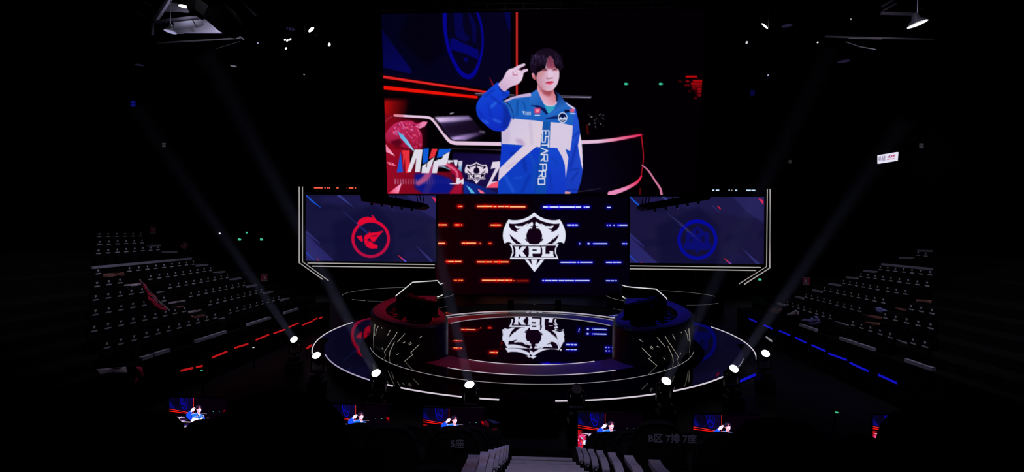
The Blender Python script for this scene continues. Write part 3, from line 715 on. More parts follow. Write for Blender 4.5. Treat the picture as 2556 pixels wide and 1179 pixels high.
# ------------------------------------------------------------------ LED screens
def grid_screen(name, P, U, V, nx, ny, canvas, parent, m='screen'):
    """P top-left corner, U along the width, V down; colours sampled from the canvas"""
    u, v = np.meshgrid(np.linspace(0, 1, nx + 1), np.linspace(0, 1, ny + 1))
    P, U, V = (np.array(a, float) for a in (P, U, V))
    pts = P + u.reshape(-1, 1) * U + v.reshape(-1, 1) * V
    px, py = project_np(pts)
    col = np.ones((len(pts), 4), np.float32); col[:, :3] = canvas.sample(px, py)
    i = np.arange(nx)[None, :] + np.arange(ny)[:, None] * (nx + 1); i = i.reshape(-1)
    q = np.stack([i, i + nx + 1, i + nx + 2, i + 1], 1)
    me = bpy.data.meshes.new(name)
    me.vertices.add(len(pts)); me.vertices.foreach_set('co', pts.astype(np.float32).ravel())
    me.loops.add(q.size); me.loops.foreach_set('vertex_index', q.ravel().astype(np.int32))
    me.polygons.add(len(q)); me.polygons.foreach_set('loop_start', (np.arange(len(q)) * 4).astype(np.int32))
    me.polygons.foreach_set('loop_total', np.full(len(q), 4, np.int32))
    me.update(calc_edges=True)
    a = me.color_attributes.new('led', 'FLOAT_COLOR', 'POINT'); a.data.foreach_set('color', col.ravel())
    return link(name, me, m, parent)

def framed_screen(name, P, U, V, canvas, nx, ny, depth, label, cat, group=None, bez=0.10):
    """a flat LED wall: cabinet behind, picture surface in front"""
    P, U, V = Vector(P), Vector(U), Vector(V); N = U.cross(V).normalized()      # away from the viewer
    if N.y < 0: N = -N
    base = P + U / 2 + V
    t = thing(name, base, label, cat, group)
    u, v = U.normalized(), V.normalized()
    bm = bmesh.new()
    a, b = P - u * bez - v * bez, P + U + u * bez - v * bez; c, d = P + U + V + u * bez + v * bez, P + V - u * bez + v * bez
    slab(bm, [p + N * 0.012 for p in (a, b, c, d)], N * depth)
    adopt(fin('cabinet', bm, 'bezel'), t)
    g = grid_screen('display', P, U, V, nx, ny, canvas, None); adopt(g, t)
    return t

# hanging main screen, leaning down towards the audience
ZB, ZT, YB, YT = at_Y(967, 483, 20.6), at_Y(948, 30, 19.6), 20.6, 19.6
xl, xr = at_Y(967, 483, 20.6).x, at_Y(1752, 215, 20.0).x; cx = (xl + xr) / 2; hw = (xr - xl) / 2
zb = at_Y(1337, 485.5, 20.6).z; zt = at_Y(1340, 30, 19.6).z
CMAIN = paint_main()
main = framed_screen('main_screen', (cx - hw, 19.6, zt), (2 * hw, 0, 0), (0, 1.0, zb - zt), CMAIN, 640, 380, 0.35,
                     'huge hanging screen showing a player in a blue and white jacket, hand raised', 'screen', bez=0.06)
bm = bmesh.new()                                                    # hoist truss above it
za = zt + 0.35
for dz in (0, 0.55):
    for dy in (0, 0.5): bar(bm, (cx - hw - 0.1, 19.5 + dy, za + dz), (cx + hw + 0.9, 19.5 + dy, za + dz), 0.06)
for k in range(20):
    x = cx - hw - 0.1 + (2 * hw + 1.0) * k / 19
    bar(bm, (x, 19.5, za), (x, 19.5, za + 0.55), 0.035)
    if k % 2: bar(bm, (x, 19.5, za), (x + 0.75, 19.5, za + 0.55), 0.03)
    bar(bm, (x, 19.5, za), (x, 20.0, za), 0.03)
for k in range(5):
    x = cx - hw + 0.4 + (2 * hw - 0.8) * k / 4; bar(bm, (x, 19.75, za + 0.5), (x, 19.75, 18.0), 0.03)
    bar(bm, (x, 19.65, zt + 0.08), (x, 19.6, za + 0.03), 0.05)
t = thing('hoist_truss', (cx, 19.75, za), 'dark box truss carrying the huge hanging screen', 'truss')
adopt(fin('truss_frame', bm, 'truss'), t)

# centre LED wall behind the stage, standing on the floor
YW = 40.3
CC = paint_centre()
P0, P1 = at_Y(1088, 488, YW), at_Y(1572, 490, YW)
framed_screen('led_wall', (P0.x, YW, P0.z + 1.6), (P1.x - P0.x, 0, 0), (0, 0, -(P0.z + 1.6) + 0.02), CC, 490, 292, 0.5,
              'tall black LED wall with white shield emblem, red and blue dashes behind stage', 'screen', bez=0.02)
# team screens beside it
YS = 39.6
def side_screen(x0, y0, x1, y1, canvas, label):
    a, b = at_Y(x0, y0, YS), at_Y(x1, y1, YS)
    t_ = framed_screen('team_screen', (a.x, YS, a.z), (b.x - a.x, 0, 0), (0, 0, b.z - a.z), canvas, 250, 130, 0.3, label, 'screen', 'team screens beside the LED wall', bez=0.16)
    for x in (a.x + 1.2, (a.x + b.x) / 2, b.x - 1.2):
        bm = bmesh.new(); bar(bm, (x, YS + 0.40, a.z), (x, YS + 0.40, 0.0), 0.12); adopt(fin('support_mast', bm, 'truss'), t_)
    return t_
ts_l = side_screen(764, 487.0, 1087, 654.5, paint_left(), 'dark blue team screen with red ring emblem, left of the LED wall')
ts_r = side_screen(1573, 490.5, 1906.5, 659.5, paint_right(), 'dark blue team screen with blue ring emblem, right of the LED wall')

# double LED tube outline of each team screen
def tubes(lst, label, y=YS - 0.25):
    c = at_Y(*lst[0][0][0], y); t = thing('tube_frame', (c.x, y, 0), label, 'light frame', 'light outlines of the team screens')
    bm0 = bmesh.new()
    for pts, r in lst:
        bm = bmesh.new(); P = [at_Y(px, py, y) for px, py in pts]; tube(bm, P, r)
        adopt(fin('led_tube', bm, 'tube'), t)
        tube(bm0, [p + Vector((0, 0.12, 0)) for p in P], 0.06)      # dark backing rail
    for k in (0, 1):
        P = at_Y(*lst[k][0][0], y); bar(bm0, (P.x, y + 0.12, P.z), (P.x, y + 0.12, 0), 0.06)
    adopt(fin('backing_rail', bm0, 'truss'), t)
tubes([([(747, 466), (747, 656.5), (806, 698)], 0.045), ([(755, 466), (755, 653.5), (820, 701)], 0.04), ([(768, 657), (1085, 661)], 0.05), ([(779, 665), (1085, 669)], 0.05)],
      'double white LED tube outline bent around left team screen')
tubes([([(1922.5, 472), (1921.5, 669.5), (1858, 710)], 0.05), ([(1915.5, 472), (1913.5, 666), (1845, 709)], 0.035), ([(1572, 664), (1899, 668)], 0.045), ([(1572, 671.5), (1887, 675.5)], 0.05)],
      'double white LED tube outline bent around right team screen')
def dot_bar(lst, m, py, label, grp):
    a, b = at_Y(lst[0][0] - 6, py, YS - 0.1), at_Y(lst[-1][1] + 6, py + 1, YS - 0.1)
    t = thing('led_batten', ((a.x + b.x) / 2, YS, a.z), label, 'light bar', grp)
    bm = bmesh.new(); box(bm, ((a.x + b.x) / 2, YS, a.z), (b.x - a.x, 0.12, 0.26)); adopt(fin('housing', bm, 'bezel'), t)
    for x0, x1, mm in lst:
        p, q = at_Y(x0, py, YS - 0.08), at_Y(x1, py, YS - 0.08); bm = bmesh.new(); box(bm, ((p.x + q.x) / 2, YS - 0.08, a.z), (q.x - p.x, 0.04, 0.10)); adopt(fin('lit_segment', bm, mm), t)
    bm = bmesh.new()
    for x in (a.x + .3, b.x - .3): bar(bm, (x, YS + 0.02, a.z), (x, YS + 0.02, 17.98), 0.03)
    adopt(fin('bracket', bm, 'truss'), t)
dot_bar([(784, 805, 'red_hot'), (810, 812.5, 'red_hot'), (816, 818.5, 'red_hot'), (821, 823.5, 'red_hot'), (840, 845, 'red_hot'), (865, 867, 'red_dim'), (871, 882, 'red_hot'), (886, 888.5, 'red_hot')], 'red_hot', 469,
        'thin batten of red LED dashes above the left team screen', 'dashed battens over the team screens')
dot_bar([(1778, 1783, 'blue_hot'), (1787, 1795, 'blue_hot'), (1819, 1821.5, 'blue_hot'), (1825, 1828, 'tube_dim'), (1835, 1840, 'blue_hot'), (1863, 1874, 'blue_hot'), (1876, 1885, 'blue_hot')], 'blue_hot', 475,
        'thin batten of pale blue LED dashes above the right team screen', 'dashed battens over the team screens')

# speaker-like lighting trusses hanging below the main screen corners, dark against the team screens
def hang_truss(px, label):
    Y = 21.5
    P = [at_Y(x, y, Y) for x, y in px]
    c = sum(P, Vector()) / len(P); t = thing('hanging_truss', (c.x, Y, c.z), label, 'truss', 'trusses under the corners of the hanging screen')
    bm = bmesh.new(); slab(bm, P, (0, 1.3, 0)); adopt(fin('truss_box', bm, 'truss'), t)
    bm = bmesh.new()
    s = 1 if P[0].x < 0 else -1
    far = P[3]
    for k in (0.0, 0.12, 0.24):
        bar(bm, (far.x - s * k * 1.2, Y + 0.2, far.z - 0.05), (far.x - s * (k * 1.2 + 0.14), Y + 0.2, far.z + 0.75), 0.035)
    bar(bm, (c.x, Y + 0.6, c.z), (c.x, Y + 0.6, 18.0), 0.03); bar(bm, (c.x - s * 0.9, Y + 0.6, c.z), (c.x - s * 0.9, Y + 0.6, 18.0), 0.03)
    adopt(fin('hanger', bm, 'truss'), t)
    bm = bmesh.new()
    for k in range(5):
        a = P[1].lerp(P[2], 0.12 + 0.18 * k)
        lathe(bm, [(0.05, -0.1), (0.07, 0.0), (0.0, 0.02)], 10, Matrix.Translation((a.x, Y + 0.5, a.z - 0.02)))
    adopt(fin('small_lamp', bm, 'plastic'), t)
hang_truss([(898, 478), (902, 502), (1044, 522), (1058, 515), (1052, 506), (950, 488), (946, 478)], 'dark lighting truss hanging left below the huge screen')
hang_truss([(1776, 480), (1772, 498), (1618, 524), (1603, 516), (1612, 507), (1716, 490), (1722, 480)], 'dark lighting truss hanging right below the huge screen')

# ------------------------------------------------------------------ the stage
SX, SY = 0.0, 21.0                       # centre of the inner circles
ZI = 5.2 - 4.53; ZO = 5.2 - 4.61         # inner and outer deck heights
OX, OY = 0.02, 21.9
stage = thing('stage', (SX, SY, 0), 'round glossy black stage with glowing white edge rings', 'stage')
def part(name, bm, m, t, **k): return adopt(fin(name, bm, m, **k), t)
bm = bmesh.new(); lathe(bm, [(0, ZO), (8.93, ZO), (8.93, 0.02), (0, 0.02)], 120, Matrix.Translation((OX, OY, 0))); part('outer_deck', bm, 'gloss', stage)
bm = bmesh.new(); sector(bm, OX, OY, 8.94, 9.36, 0.02, ZO - 0.004, -10 * DEG, 190 * DEG, 100); part('rear_step', bm, 'gloss', stage)
bm = bmesh.new(); sector(bm, SX, SY, 5.95, 6.84, ZO + 0.002, ZI, 0, 2 * math.pi, 120); part('ledge', bm, 'gloss', stage)
bm = bmesh.new(); sector(bm, SX, SY, 4.76, 5.94, ZO + 0.002, ZI, 0, 2 * math.pi, 120); part('satin_band', bm, 'satin', stage)
bm = bmesh.new(); lathe(bm, [(6.845, ZI - 0.012), (6.87, ZI - 0.012), (7.25, ZO + 0.003), (6.845, ZO + 0.003)], 120, Matrix.Translation((SX, SY, 0))); part('added_matt_slope', bm, 'matt_black', stage)  # added matt slope; hides the edge strip's reflection in the outer deck
bm = bmesh.new(); sector(bm, OX, OY, 6.0, 8.9, ZO + 0.001, ZO + 0.006, 48 * DEG, 132 * DEG, 40); part('added_matt_sheet', bm, 'matt_sheet', stage)  # added matt sheet; stops the rear deck from mirroring the wall emblem
# LED floor tiles of the inner circle
def clip(poly, circ):
    out = poly
    for i in range(len(circ)):
        a, b = circ[i], circ[(i + 1) % len(circ)]; inp, out = out, []
        side = lambda p: (b[0]-a[0])*(p[1]-a[1]) - (b[1]-a[1])*(p[0]-a[0])
        for j in range(len(inp)):
            p, q = inp[j], inp[(j + 1) % len(inp)]; sp, sq = side(p), side(q)
            if sp >= 0: out.append(p)
            if (sp >= 0) != (sq >= 0):
                k = sp / (sp - sq); out.append((p[0] + (q[0]-p[0])*k, p[1] + (q[1]-p[1])*k))
        if not out: return []
    return out
circ = [(4.73 * math.cos(2 * math.pi * i / 72), 4.73 * math.sin(2 * math.pi * i / 72)) for i in range(72)]
rt = random.Random(11); TS = 1.2
for i in range(-4, 4):
    for j in range(-4, 4):
        g = 0.004
        sq = [(i*TS+g, j*TS+g), ((i+1)*TS-g, j*TS+g), ((i+1)*TS-g, (j+1)*TS-g), (i*TS+g, (j+1)*TS-g)]
        p = clip(sq, circ)
        if len(p) < 3: continue
        bm = bmesh.new(); cxx, cyy = (i + .5) * TS, (j + .5) * TS
        prism(bm, [(x - cxx, y - cyy) for x, y in p], -0.06, 0.0)
        o = fin('led_tile', bm, 'led_tile'); o.location = (SX + cxx, SY + cyy, ZI)
        o.rotation_euler = (rt.gauss(0, .32) * DEG, rt.gauss(0, .14) * DEG, 0)
        o.parent = stage; o.matrix_parent_inverse = Matrix.Translation(stage.location).inverted()
bm = bmesh.new(); lathe(bm, [(0, ZI - 0.08), (4.75, ZI - 0.08), (4.75, ZO + 0.002), (0, ZO + 0.002)][::1], 60, Matrix.Translation((SX, SY, 0))); part('tile_bed', bm, 'bezel', stage)
# light strips, each an arc on a deck edge; ends given as photograph pixels
def arc_strip(name, cx_, cy_, r, pa, pb, z, rad, m, t, n=60, ccw=True):
    a = at_Z(*pa, z); b = at_Z(*pb, z)
    a0 = math.atan2(a.y - cy_, a.x - cx_); a1 = math.atan2(b.y - cy_, b.x - cx_)
    if ccw and a1 < a0: a1 += 2 * math.pi
    if not ccw and a1 > a0: a1 -= 2 * math.pi
    bm = bmesh.new(); tube(bm, arc_pts(cx_, cy_, r, a0, a1, z, n), rad, 6); return part(name, bm, m, t)
L = 'light_strip'
arc_strip(L, OX, OY, 9.37, (925, 808), (785, 884), ZO, 0.022, 'tube_hi', stage)
arc_strip(L, OX, OY, 9.37, (1881, 896), (1732, 818), ZO, 0.022, 'tube_hi', stage)
arc_strip(L, OX, OY, 8.94, (810, 886), (931, 952), ZO, 0.020, 'purple', stage)
arc_strip(L, OX, OY, 8.94, (964, 962), (978, 965), ZO, 0.022, 'tube_hi', stage)
arc_strip(L, OX, OY, 8.94, (1000, 969), (1157, 991), ZO, 0.021, 'tube_hi', stage)
arc_strip(L, OX, OY, 8.94, (1195, 996), (1245, 1000), ZO, 0.021, 'tube_hi', stage)
arc_strip(L, OX, OY, 8.94, (1386, 1001), (1420, 1000), ZO, 0.024, 'tube_hi', stage)
arc_strip(L, OX, OY, 8.94, (1459, 999), (1634, 983), ZO, 0.021, 'tube_hi', stage)
arc_strip(L, OX, OY, 8.94, (1673, 975), (1803, 941), ZO, 0.022, 'tube_hi', stage)
arc_strip(L, OX, OY, 8.94, (1840, 916), (1854, 896), ZO, 0.012, 'tube_dim', stage, 12)
arc_strip(L, SX, SY, 6.85, (919, 868), (1738, 880), ZI, 0.010, 'tube_dim', stage, 100)
arc_strip(L, SX, SY, 6.56, (1560, 790), (1097, 786), ZI + 0.02, 0.016, 'tube_hi', stage)
arc_strip(L, SX, SY, 5.95, (1555, 797), (1104, 792), ZI + 0.01, 0.020, 'tube_dim', stage)
arc_strip(L, SX, SY, 4.745, (1547, 810), (1113, 805), ZI + 0.01, 0.014, 'tube_dim', stage)
arc_strip(L, SX, SY, 4.75, (1166, 900), (1488, 904), ZI + 0.005, 0.013, 'tube_hi', stage)
arc_strip(L, SX, SY, 5.945, (1108, 922), (1546, 928), ZI + 0.005, 0.010, 'tube_hi', stage)
# entry steps in the front gap
bm = bmesh.new()
for k in range(3): box(bm, (0.02, OY - 8.93 - 0.18 - 0.3 * k, (ZO - 0.16 * (k + 1)) / 2), (1.5, 0.3, ZO - 0.16 * (k + 1)))
part('entry_step', bm, 'gloss', stage)

# player pods: curved consoles left and right
POD = [(-6.95, 24.6), (-7.12, 22.8), (-7.05, 20.9), (-6.68, 19.4), (-6.18, 18.35), (-5.6, 17.5), (-5.05, 16.9), (-4.45, 16.45), (-3.9, 16.32), (-3.42, 16.5), (-3.12, 17.1), (-3.15, 18.0), (-3.5, 19.3), (-4.0, 20.6), (-4.4, 22.0), (-4.7, 23.6), (-4.9, 24.6)]
PODO = [tuple(p) for p in catmull(POD[:13], 5, closed=False)] + POD[13:]
PH = 1.25
def mirror(pts, s): return [(x * -s if s > 0 else x, y) for x, y in pts]
def inset(pts, d):
    out = []; n = len(pts)
    for i in range(n):
        a, b, c = Vector(pts[i - 1]), Vector(pts[i]), Vector(pts[(i + 1) % n])
        n1 = Vector((-(b - a).y, (b - a).x)).normalized(); n2 = Vector((-(c - b).y, (c - b).x)).normalized()
        nn = (n1 + n2); nn = nn.normalized() if nn.length > 1e-4 else n1
        out.append(tuple(b + nn * d / max(0.5, nn.dot(n1))))
    return out
CR = [[(603,445),(597,560),(600,680)], [(612,450),(604,500),(606,550)], [(640,465),(622,500),(615,545)], [(668,478),(672,486)], [(742,500),(720,545)], [(803,518),(778,560),(748,602),(692,690),(706,732)],
      [(778,603),(740,685),(732,740)], [(870,530),(806,603)], [(850,612),(870,604)], [(1017,552),(905,632)], [(920,605),(800,715)], [(993,625),(918,698),(938,712),(868,770),(885,790)], [(672,655),(680,670)]]
def on_pod(px, py):
    d = ray(px, py); best = None
    for a, b in zip(PODO[:-6], PODO[1:-5]):
        ex, ey = b[0] - a[0], b[1] - a[1]; den = d.x * ey - d.y * ex
        if abs(den) < 1e-9: continue
        s_ = (a[0] * ey - a[1] * ex) / den; q = (a[0] * d.y - a[1] * d.x) / den
        q = (a[0]*d.y - a[1]*d.x) / (d.x*ey - d.y*ex)
        if -0.02 <= q <= 1.02 and s_ > 0 and (best is None or s_ < best[0]): best = (s_, Vector((-(-ey), -ex, 0)).normalized())
    if best is None: return None
    p = CAM + d * best[0]; return p - Vector((d.x, d.y, 0)).normalized() * 0.012
cr3 = []
for pl in CR:
    P = [on_pod(760 + x / 3.4675, 680 + y / 3.4675) for x, y in pl]
    if all(p is not None for p in P): cr3.append(P)
for s, nm, col in ((-1, 'left', 'red'), (1, 'right', 'blue')):
    f = lambda p: (-p[0] if s > 0 else p[0], p[1])
    t = thing('player_pod', (s * 5.2, 20.5, ZI), 'curved black player console with crack-like lights, %s side of the stage' % nm, 'console', 'player consoles flanking the stage')
    o_, i_ = [f(p) for p in PODO], [f(p) for p in inset(PODO, 0.62)]
    i2 = [f(p) for p in inset(PODO, 0.10)]
    z0, z1 = ZI + 0.002, ZI + PH
    def band(pa, za, pb, zb, name, m):
        bm = bmesh.new(); n = len(pa)
        A = [bm.verts.new((*p, za)) for p in pa]; B = [bm.verts.new((*p, zb)) for p in pb]
        for k in range(n): bm.faces.new((A[k], A[(k + 1) % n], B[(k + 1) % n], B[k]))
        return part(name, bm, m, t, smooth=False)
    band(o_, z0, o_, z1 - 0.06, 'outer_wall', 'pod'); band(o_, z1 - 0.06, i2, z1, 'lip', 'pod')
    band(i2, z1, i_, z1 - 0.03, 'rim', 'rim'); band(i_, z1 - 0.03, i_, z0 + 0.30, 'inner_wall', 'pod_in')
    bm = bmesh.new(); bm.faces.new([bm.verts.new((*p, z0 + 0.30)) for p in i_]); part('pod_floor', bm, 'pod_in', t)
    for P in cr3:
        bm = bmesh.new(); tube(bm, [(-p.x if s > 0 else p.x, p.y, p.z) for p in P], 0.011, 5); part('crack_light', bm, 'crack', t)
    pan = [(-5.75, 21.6), (-5.3, 20.4), (-4.6, 19.4), (-3.95, 18.75), (-3.75, 18.95), (-4.4, 19.7), (-5.1, 20.65), (-5.5, 21.7)]
    bm = bmesh.new(); prism(bm, [f(p) for p in pan], z0 + 0.32, z1 + 0.50); part('back_panel', bm, 'fabric', t)
    # five player chairs in a row behind the console wall
    for k in range(5):
        q = [(-6.25, 21.9), (-6.15, 20.8), (-5.75, 19.75), (-5.1, 18.85), (-4.45, 18.15)][k]
        x, y = f(q); ang = math.atan2(20.8 - y, 0.2 * s - x)
        ct = thing('gaming_chair', (x, y, z0 + 0.3), 'black high-backed chair inside the %s console, %s' % (nm, ['at its rear end', 'second from its rear end', 'in its middle', 'second from its front end', 'at its front end'][k]), 'chair', 'player chairs in the %s console' % nm, rz=ang)
        bm = bmesh.new(); rbox(bm, (0.27, 0, 1.00), (0.12, 0.50, 0.80), 0.04); rbox(bm, (0.25, 0, 1.36), (0.14, 0.30, 0.16), 0.04); fin('backrest', bm, 'fabric', ct)
        bm = bmesh.new(); rbox(bm, (0.0, 0, 0.50), (0.52, 0.52, 0.12), 0.04); fin('seat', bm, 'fabric', ct)
        bm = bmesh.new(); tube(bm, [(0, 0, 0.05), (0, 0, 0.46)], 0.035, 8)
        for j in range(5): bar(bm, (0, 0, 0.06), (0.3 * math.cos(j * 1.2566), 0.3 * math.sin(j * 1.2566), 0.04), 0.04)
        fin('base', bm, 'plastic', ct)
        for sy in (-1, 1):
            bm = bmesh.new(); rbox(bm, (0.0, sy * 0.29, 0.72), (0.28, 0.06, 0.04), 0.012); bar(bm, (0.03, sy * 0.29, 0.48), (0.03, sy * 0.29, 0.71), 0.035); fin('armrest', bm, 'plastic', ct)

# small desks with a light outline on round platforms behind the stage
for s, nm in ((-1, 'left'), (1, 'right')):
    cxp, cyp, rp = s * 9.25, 33.0, 3.85; zp = 5.2 - 4.30
    t = thing('round_platform', (cxp, cyp, 0), 'low round black platform with thin light line, %s behind the stage' % nm, 'platform', 'round platforms behind the stage')
    bm = bmesh.new(); lathe(bm, [(0, zp), (rp, zp), (rp, 0.02), (0, 0.02)], 64, Matrix.Translation((cxp, cyp, 0))); part('deck', bm, 'matt_black', t)
    if s < 0:
        A = [((860, 731), (868, 738), 'tube_thin'), ((880, 748), (905, 753), 'tube_thin'), ((908, 754), (960, 756), 'tube_lo'), ((1103, 753), (1136, 742), 'tube_thin'), ((1136, 742), (1106, 735), 'tube_thin'), ((1017, 730), (915, 732), 'tube_thin')]
    else:
        A = [((1563, 756), (1520, 746), 'tube_thin'), ((1520, 746), (1552, 739), 'tube_thin'), ((1747, 741), (1630, 736), 'tube_thin'), ((1712, 762), (1772, 761), 'tube_lo'), ((1772, 761), (1787, 757), 'tube_thin')]
    for pa, pb, mm in A:
        a, b = at_Z(*pa, zp), at_Z(*pb, zp)
        a0, a1 = math.atan2(a.y - cyp, a.x - cxp), math.atan2(b.y - cyp, b.x - cxp)
        if a1 - a0 > math.pi: a1 -= 2 * math.pi
        if a0 - a1 > math.pi: a1 += 2 * math.pi
        bm = bmesh.new(); tube(bm, arc_pts(cxp, cyp, rp, a0, a1, zp + 0.01, 16), 0.014, 5); part('light_strip', bm, mm, t)
    Y = 31.2
    if s < 0: out = [(996, 747), (988, 743), (988, 739), (1030, 705), (1092, 701), (1099, 710), (1106, 707)]; base = [(1050, 746), (1070, 745.5)], [(1078, 744), (1095, 741), (1105, 736.5)]; body = out + [(1108, 744), (1000, 750)]
    else: out = [(1553, 712), (1563, 715.5), (1580, 717.5), (1638, 722), (1664, 745), (1665, 752)]; base = [(1553, 740), (1560, 745), (1578, 749), (1604, 751)], ; body = out + [(1660, 756), (1558, 748), (1553, 742)]
    t = thing('caster_desk', (at_Y(*out[0], Y).x, Y, zp), 'black desk with bright angular light outline on %s round platform' % nm, 'desk', 'outlined desks behind the stage')
    P = [at_Y(x, y, Y) for x, y in body]
    for p in P: p.z = max(p.z, zp + 0.003)
    bm = bmesh.new(); slab(bm, P, (0, 0.9, 0)); part('desk_body', bm, 'pod', t)
    bm = bmesh.new(); tube(bm, [at_Y(x, y, Y - 0.04) for x, y in out], 0.035, 6); part('outline_light', bm, 'pod_line', t)
    for bs in base:
        bm = bmesh.new(); tube(bm, [at_Y(x, y, Y - 0.05) for x, y in bs], 0.035, 6); part('outline_light', bm, 'pod_line', t)

for px_, nm in ((1275, 'left'), (1393, 'right')):
    q = at_Z(px_, 776, ZO)
    t = thing('floor_speaker', (q.x, q.y, ZO), 'black floor speaker at the rear stage edge, %s of centre' % nm, 'speaker', 'floor speakers at the rear of the stage')
    bm = bmesh.new(); rbox(bm, (q.x, q.y, ZO + 0.02 + 0.32), (0.34, 0.34, 0.62), 0.02); part('cabinet', bm, 'fabric', t)
    bm = bmesh.new(); rbox(bm, (q.x, q.y - 0.175, ZO + 0.34), (0.28, 0.02, 0.52), 0.008, 1); part('grille', bm, 'matt_black', t)
# ------------------------------------------------------------------ moving head lights around the stage
rec = [('leftmost lit moving head light, on the floor left of the stage', (734, 848), (335, 262), 9.0, 1),
       ('lit moving head light at the left end of the stage ring', (790, 888), (640, 600), 11.0, 0),
       ('lit moving head light in front of the left player console', (939, 932), (515, 130), 7.0, 1),
       ('lit moving head light front left of the stage, nearest the entry steps', (1172, 961), (1078, 560), 9.5, 1),
       ('lit moving head light front right of the stage', (1663, 952), (2075, 118), 7.0, 1),
       ('lit moving head light at the right end of the stage ring', (1832, 921), (2260, 300), 8.0, 1),
       ('rightmost lit moving head light, on the floor right of the stage', (1911, 883), (2110, 560), 10.5, 0),
       ('unlit dark moving head light right of the stage entry steps', (1440, 972), (1500, 600), 8.0, 0)]
hz = bpy.data.materials.new('haze'); hz.use_nodes = True; nt = hz.node_tree; nt.nodes.clear()
vs = nt.nodes.new('ShaderNodeVolumeScatter'); vs.inputs['Color'].default_value = (0.85, 0.85, 1, 1); vs.inputs['Density'].default_value = 0.05; vs.inputs['Anisotropy'].default_value = 0.0
vo = nt.nodes.new('ShaderNodeOutputMaterial'); nt.links.new(vs.outputs[0], vo.inputs['Volume'])
ge = nt.nodes.new('ShaderNodeNewGeometry'); sx = nt.nodes.new('ShaderNodeSeparateXYZ'); mr = nt.nodes.new('ShaderNodeMapRange')   # density falls with height to put the beams' fading into the haze
nt.links.new(ge.outputs['Position'], sx.inputs[0]); nt.links.new(sx.outputs['Z'], mr.inputs['Value'])
mr.interpolation_type = 'SMOOTHSTEP'; mr.inputs['From Min'].default_value = 1.0; mr.inputs['From Max'].default_value = 8.2; mr.inputs['To Min'].default_value = 0.05; mr.inputs['To Max'].default_value = 0.009
nt.links.new(mr.outputs[0], vs.inputs['Density'])
M['haze'] = hz
BP = {734: 0.45, 939: 0.75, 1172: 0.65, 1663: 0.42, 1832: 0.5}
for lab, (px, py), (fx, fy), fY, beam in rec:
    p = at_Z(px, py, 1.30); q = at_Y(fx, fy, fY); d = (q - p).normalized(); lit = 'unlit' not in lab
    t = thing('moving_head_light', (p.x, p.y, 0), lab, 'stage light', 'moving head lights around the stage')
    bm = bmesh.new(); rbox(bm, (p.x, p.y, 0.26), (0.50, 0.42, 0.50), 0.03); part('base_case', bm, 'plastic', t)
    bm = bmesh.new(); rbox(bm, (p.x, p.y, 0.60), (0.36, 0.30, 0.16), 0.03); part('base', bm, 'plastic', t)
    yaw = math.atan2(d.y, d.x) - math.pi / 2; R = Matrix.Rotation(yaw, 4, 'Z')
    piv = p - d * 0.20
    bm = bmesh.new()
    for sx in (-1, 1): b2 = bmesh.new(); rbox(b2, (sx * 0.20, 0, -0.16), (0.05, 0.14, 0.44), 0.02); merge(bm, b2, Matrix.Translation(piv) @ R)
    b2 = bmesh.new(); rbox(b2, (0, 0, -0.40), (0.44, 0.18, 0.07), 0.02); merge(bm, b2, Matrix.Translation(piv) @ R)
    bar(bm, (piv.x, piv.y, 0.62), (piv.x, piv.y, piv.z - 0.36), 0.12)
    part('yoke', bm, 'plastic', t)
    Q = Matrix.Translation(p) @ d.to_track_quat('Z', 'Y').to_matrix().to_4x4()
    bm = bmesh.new(); lathe(bm, [(0, -0.42), (0.10, -0.42), (0.15, -0.34), (0.16, -0.10), (0.15, 0.0), (0.145, 0.02), (0.13, 0.02), (0.13, -0.01), (0, -0.01)], 24, Q); part('head', bm, 'plastic', t, smooth=True)
    bm = bmesh.new(); lathe(bm, [(0, 0.02), (0.07, 0.012), (0.128, 0.0)], 24, Q); part('lens', bm, 'lens' if lit else 'lens_off', t, smooth=True)
    if beam:
        Lb = (q - p).length
        h = 0.125; k = 0.016 if px != 1172 else 0.03
        bm = bmesh.new(); n = 20
        A = [bm.verts.new(Q @ Vector((h * math.cos(6.2832 * i / n), h * math.sin(6.2832 * i / n), 0.06))) for i in range(n)]
        rr = h + Lb * k
        B = [bm.verts.new(Q @ Vector((rr * math.cos(6.2832 * i / n), rr * math.sin(6.2832 * i / n), Lb))) for i in range(n)]
        for i in range(n): bm.faces.new((A[i], A[(i + 1) % n], B[(i + 1) % n], B[i]))
        bm.faces.new(A[::-1]); bm.faces.new(B)
        o = fin('light_haze', bm, 'haze'); tag(o, 'faint bluish beam of haze rising from the ' + lab.replace(', on the floor', '').replace('lit ', '').replace(', nearest the entry steps', ''), 'light beam', 'haze beams of the moving heads', 'stuff')
        l = lamp('beam_lamp', 'AREA', p + d * 0.07, BP[px], (0.60, 0.64, 1.0), q, shape='DISK', size=0.24, spread=math.radians(2.2))

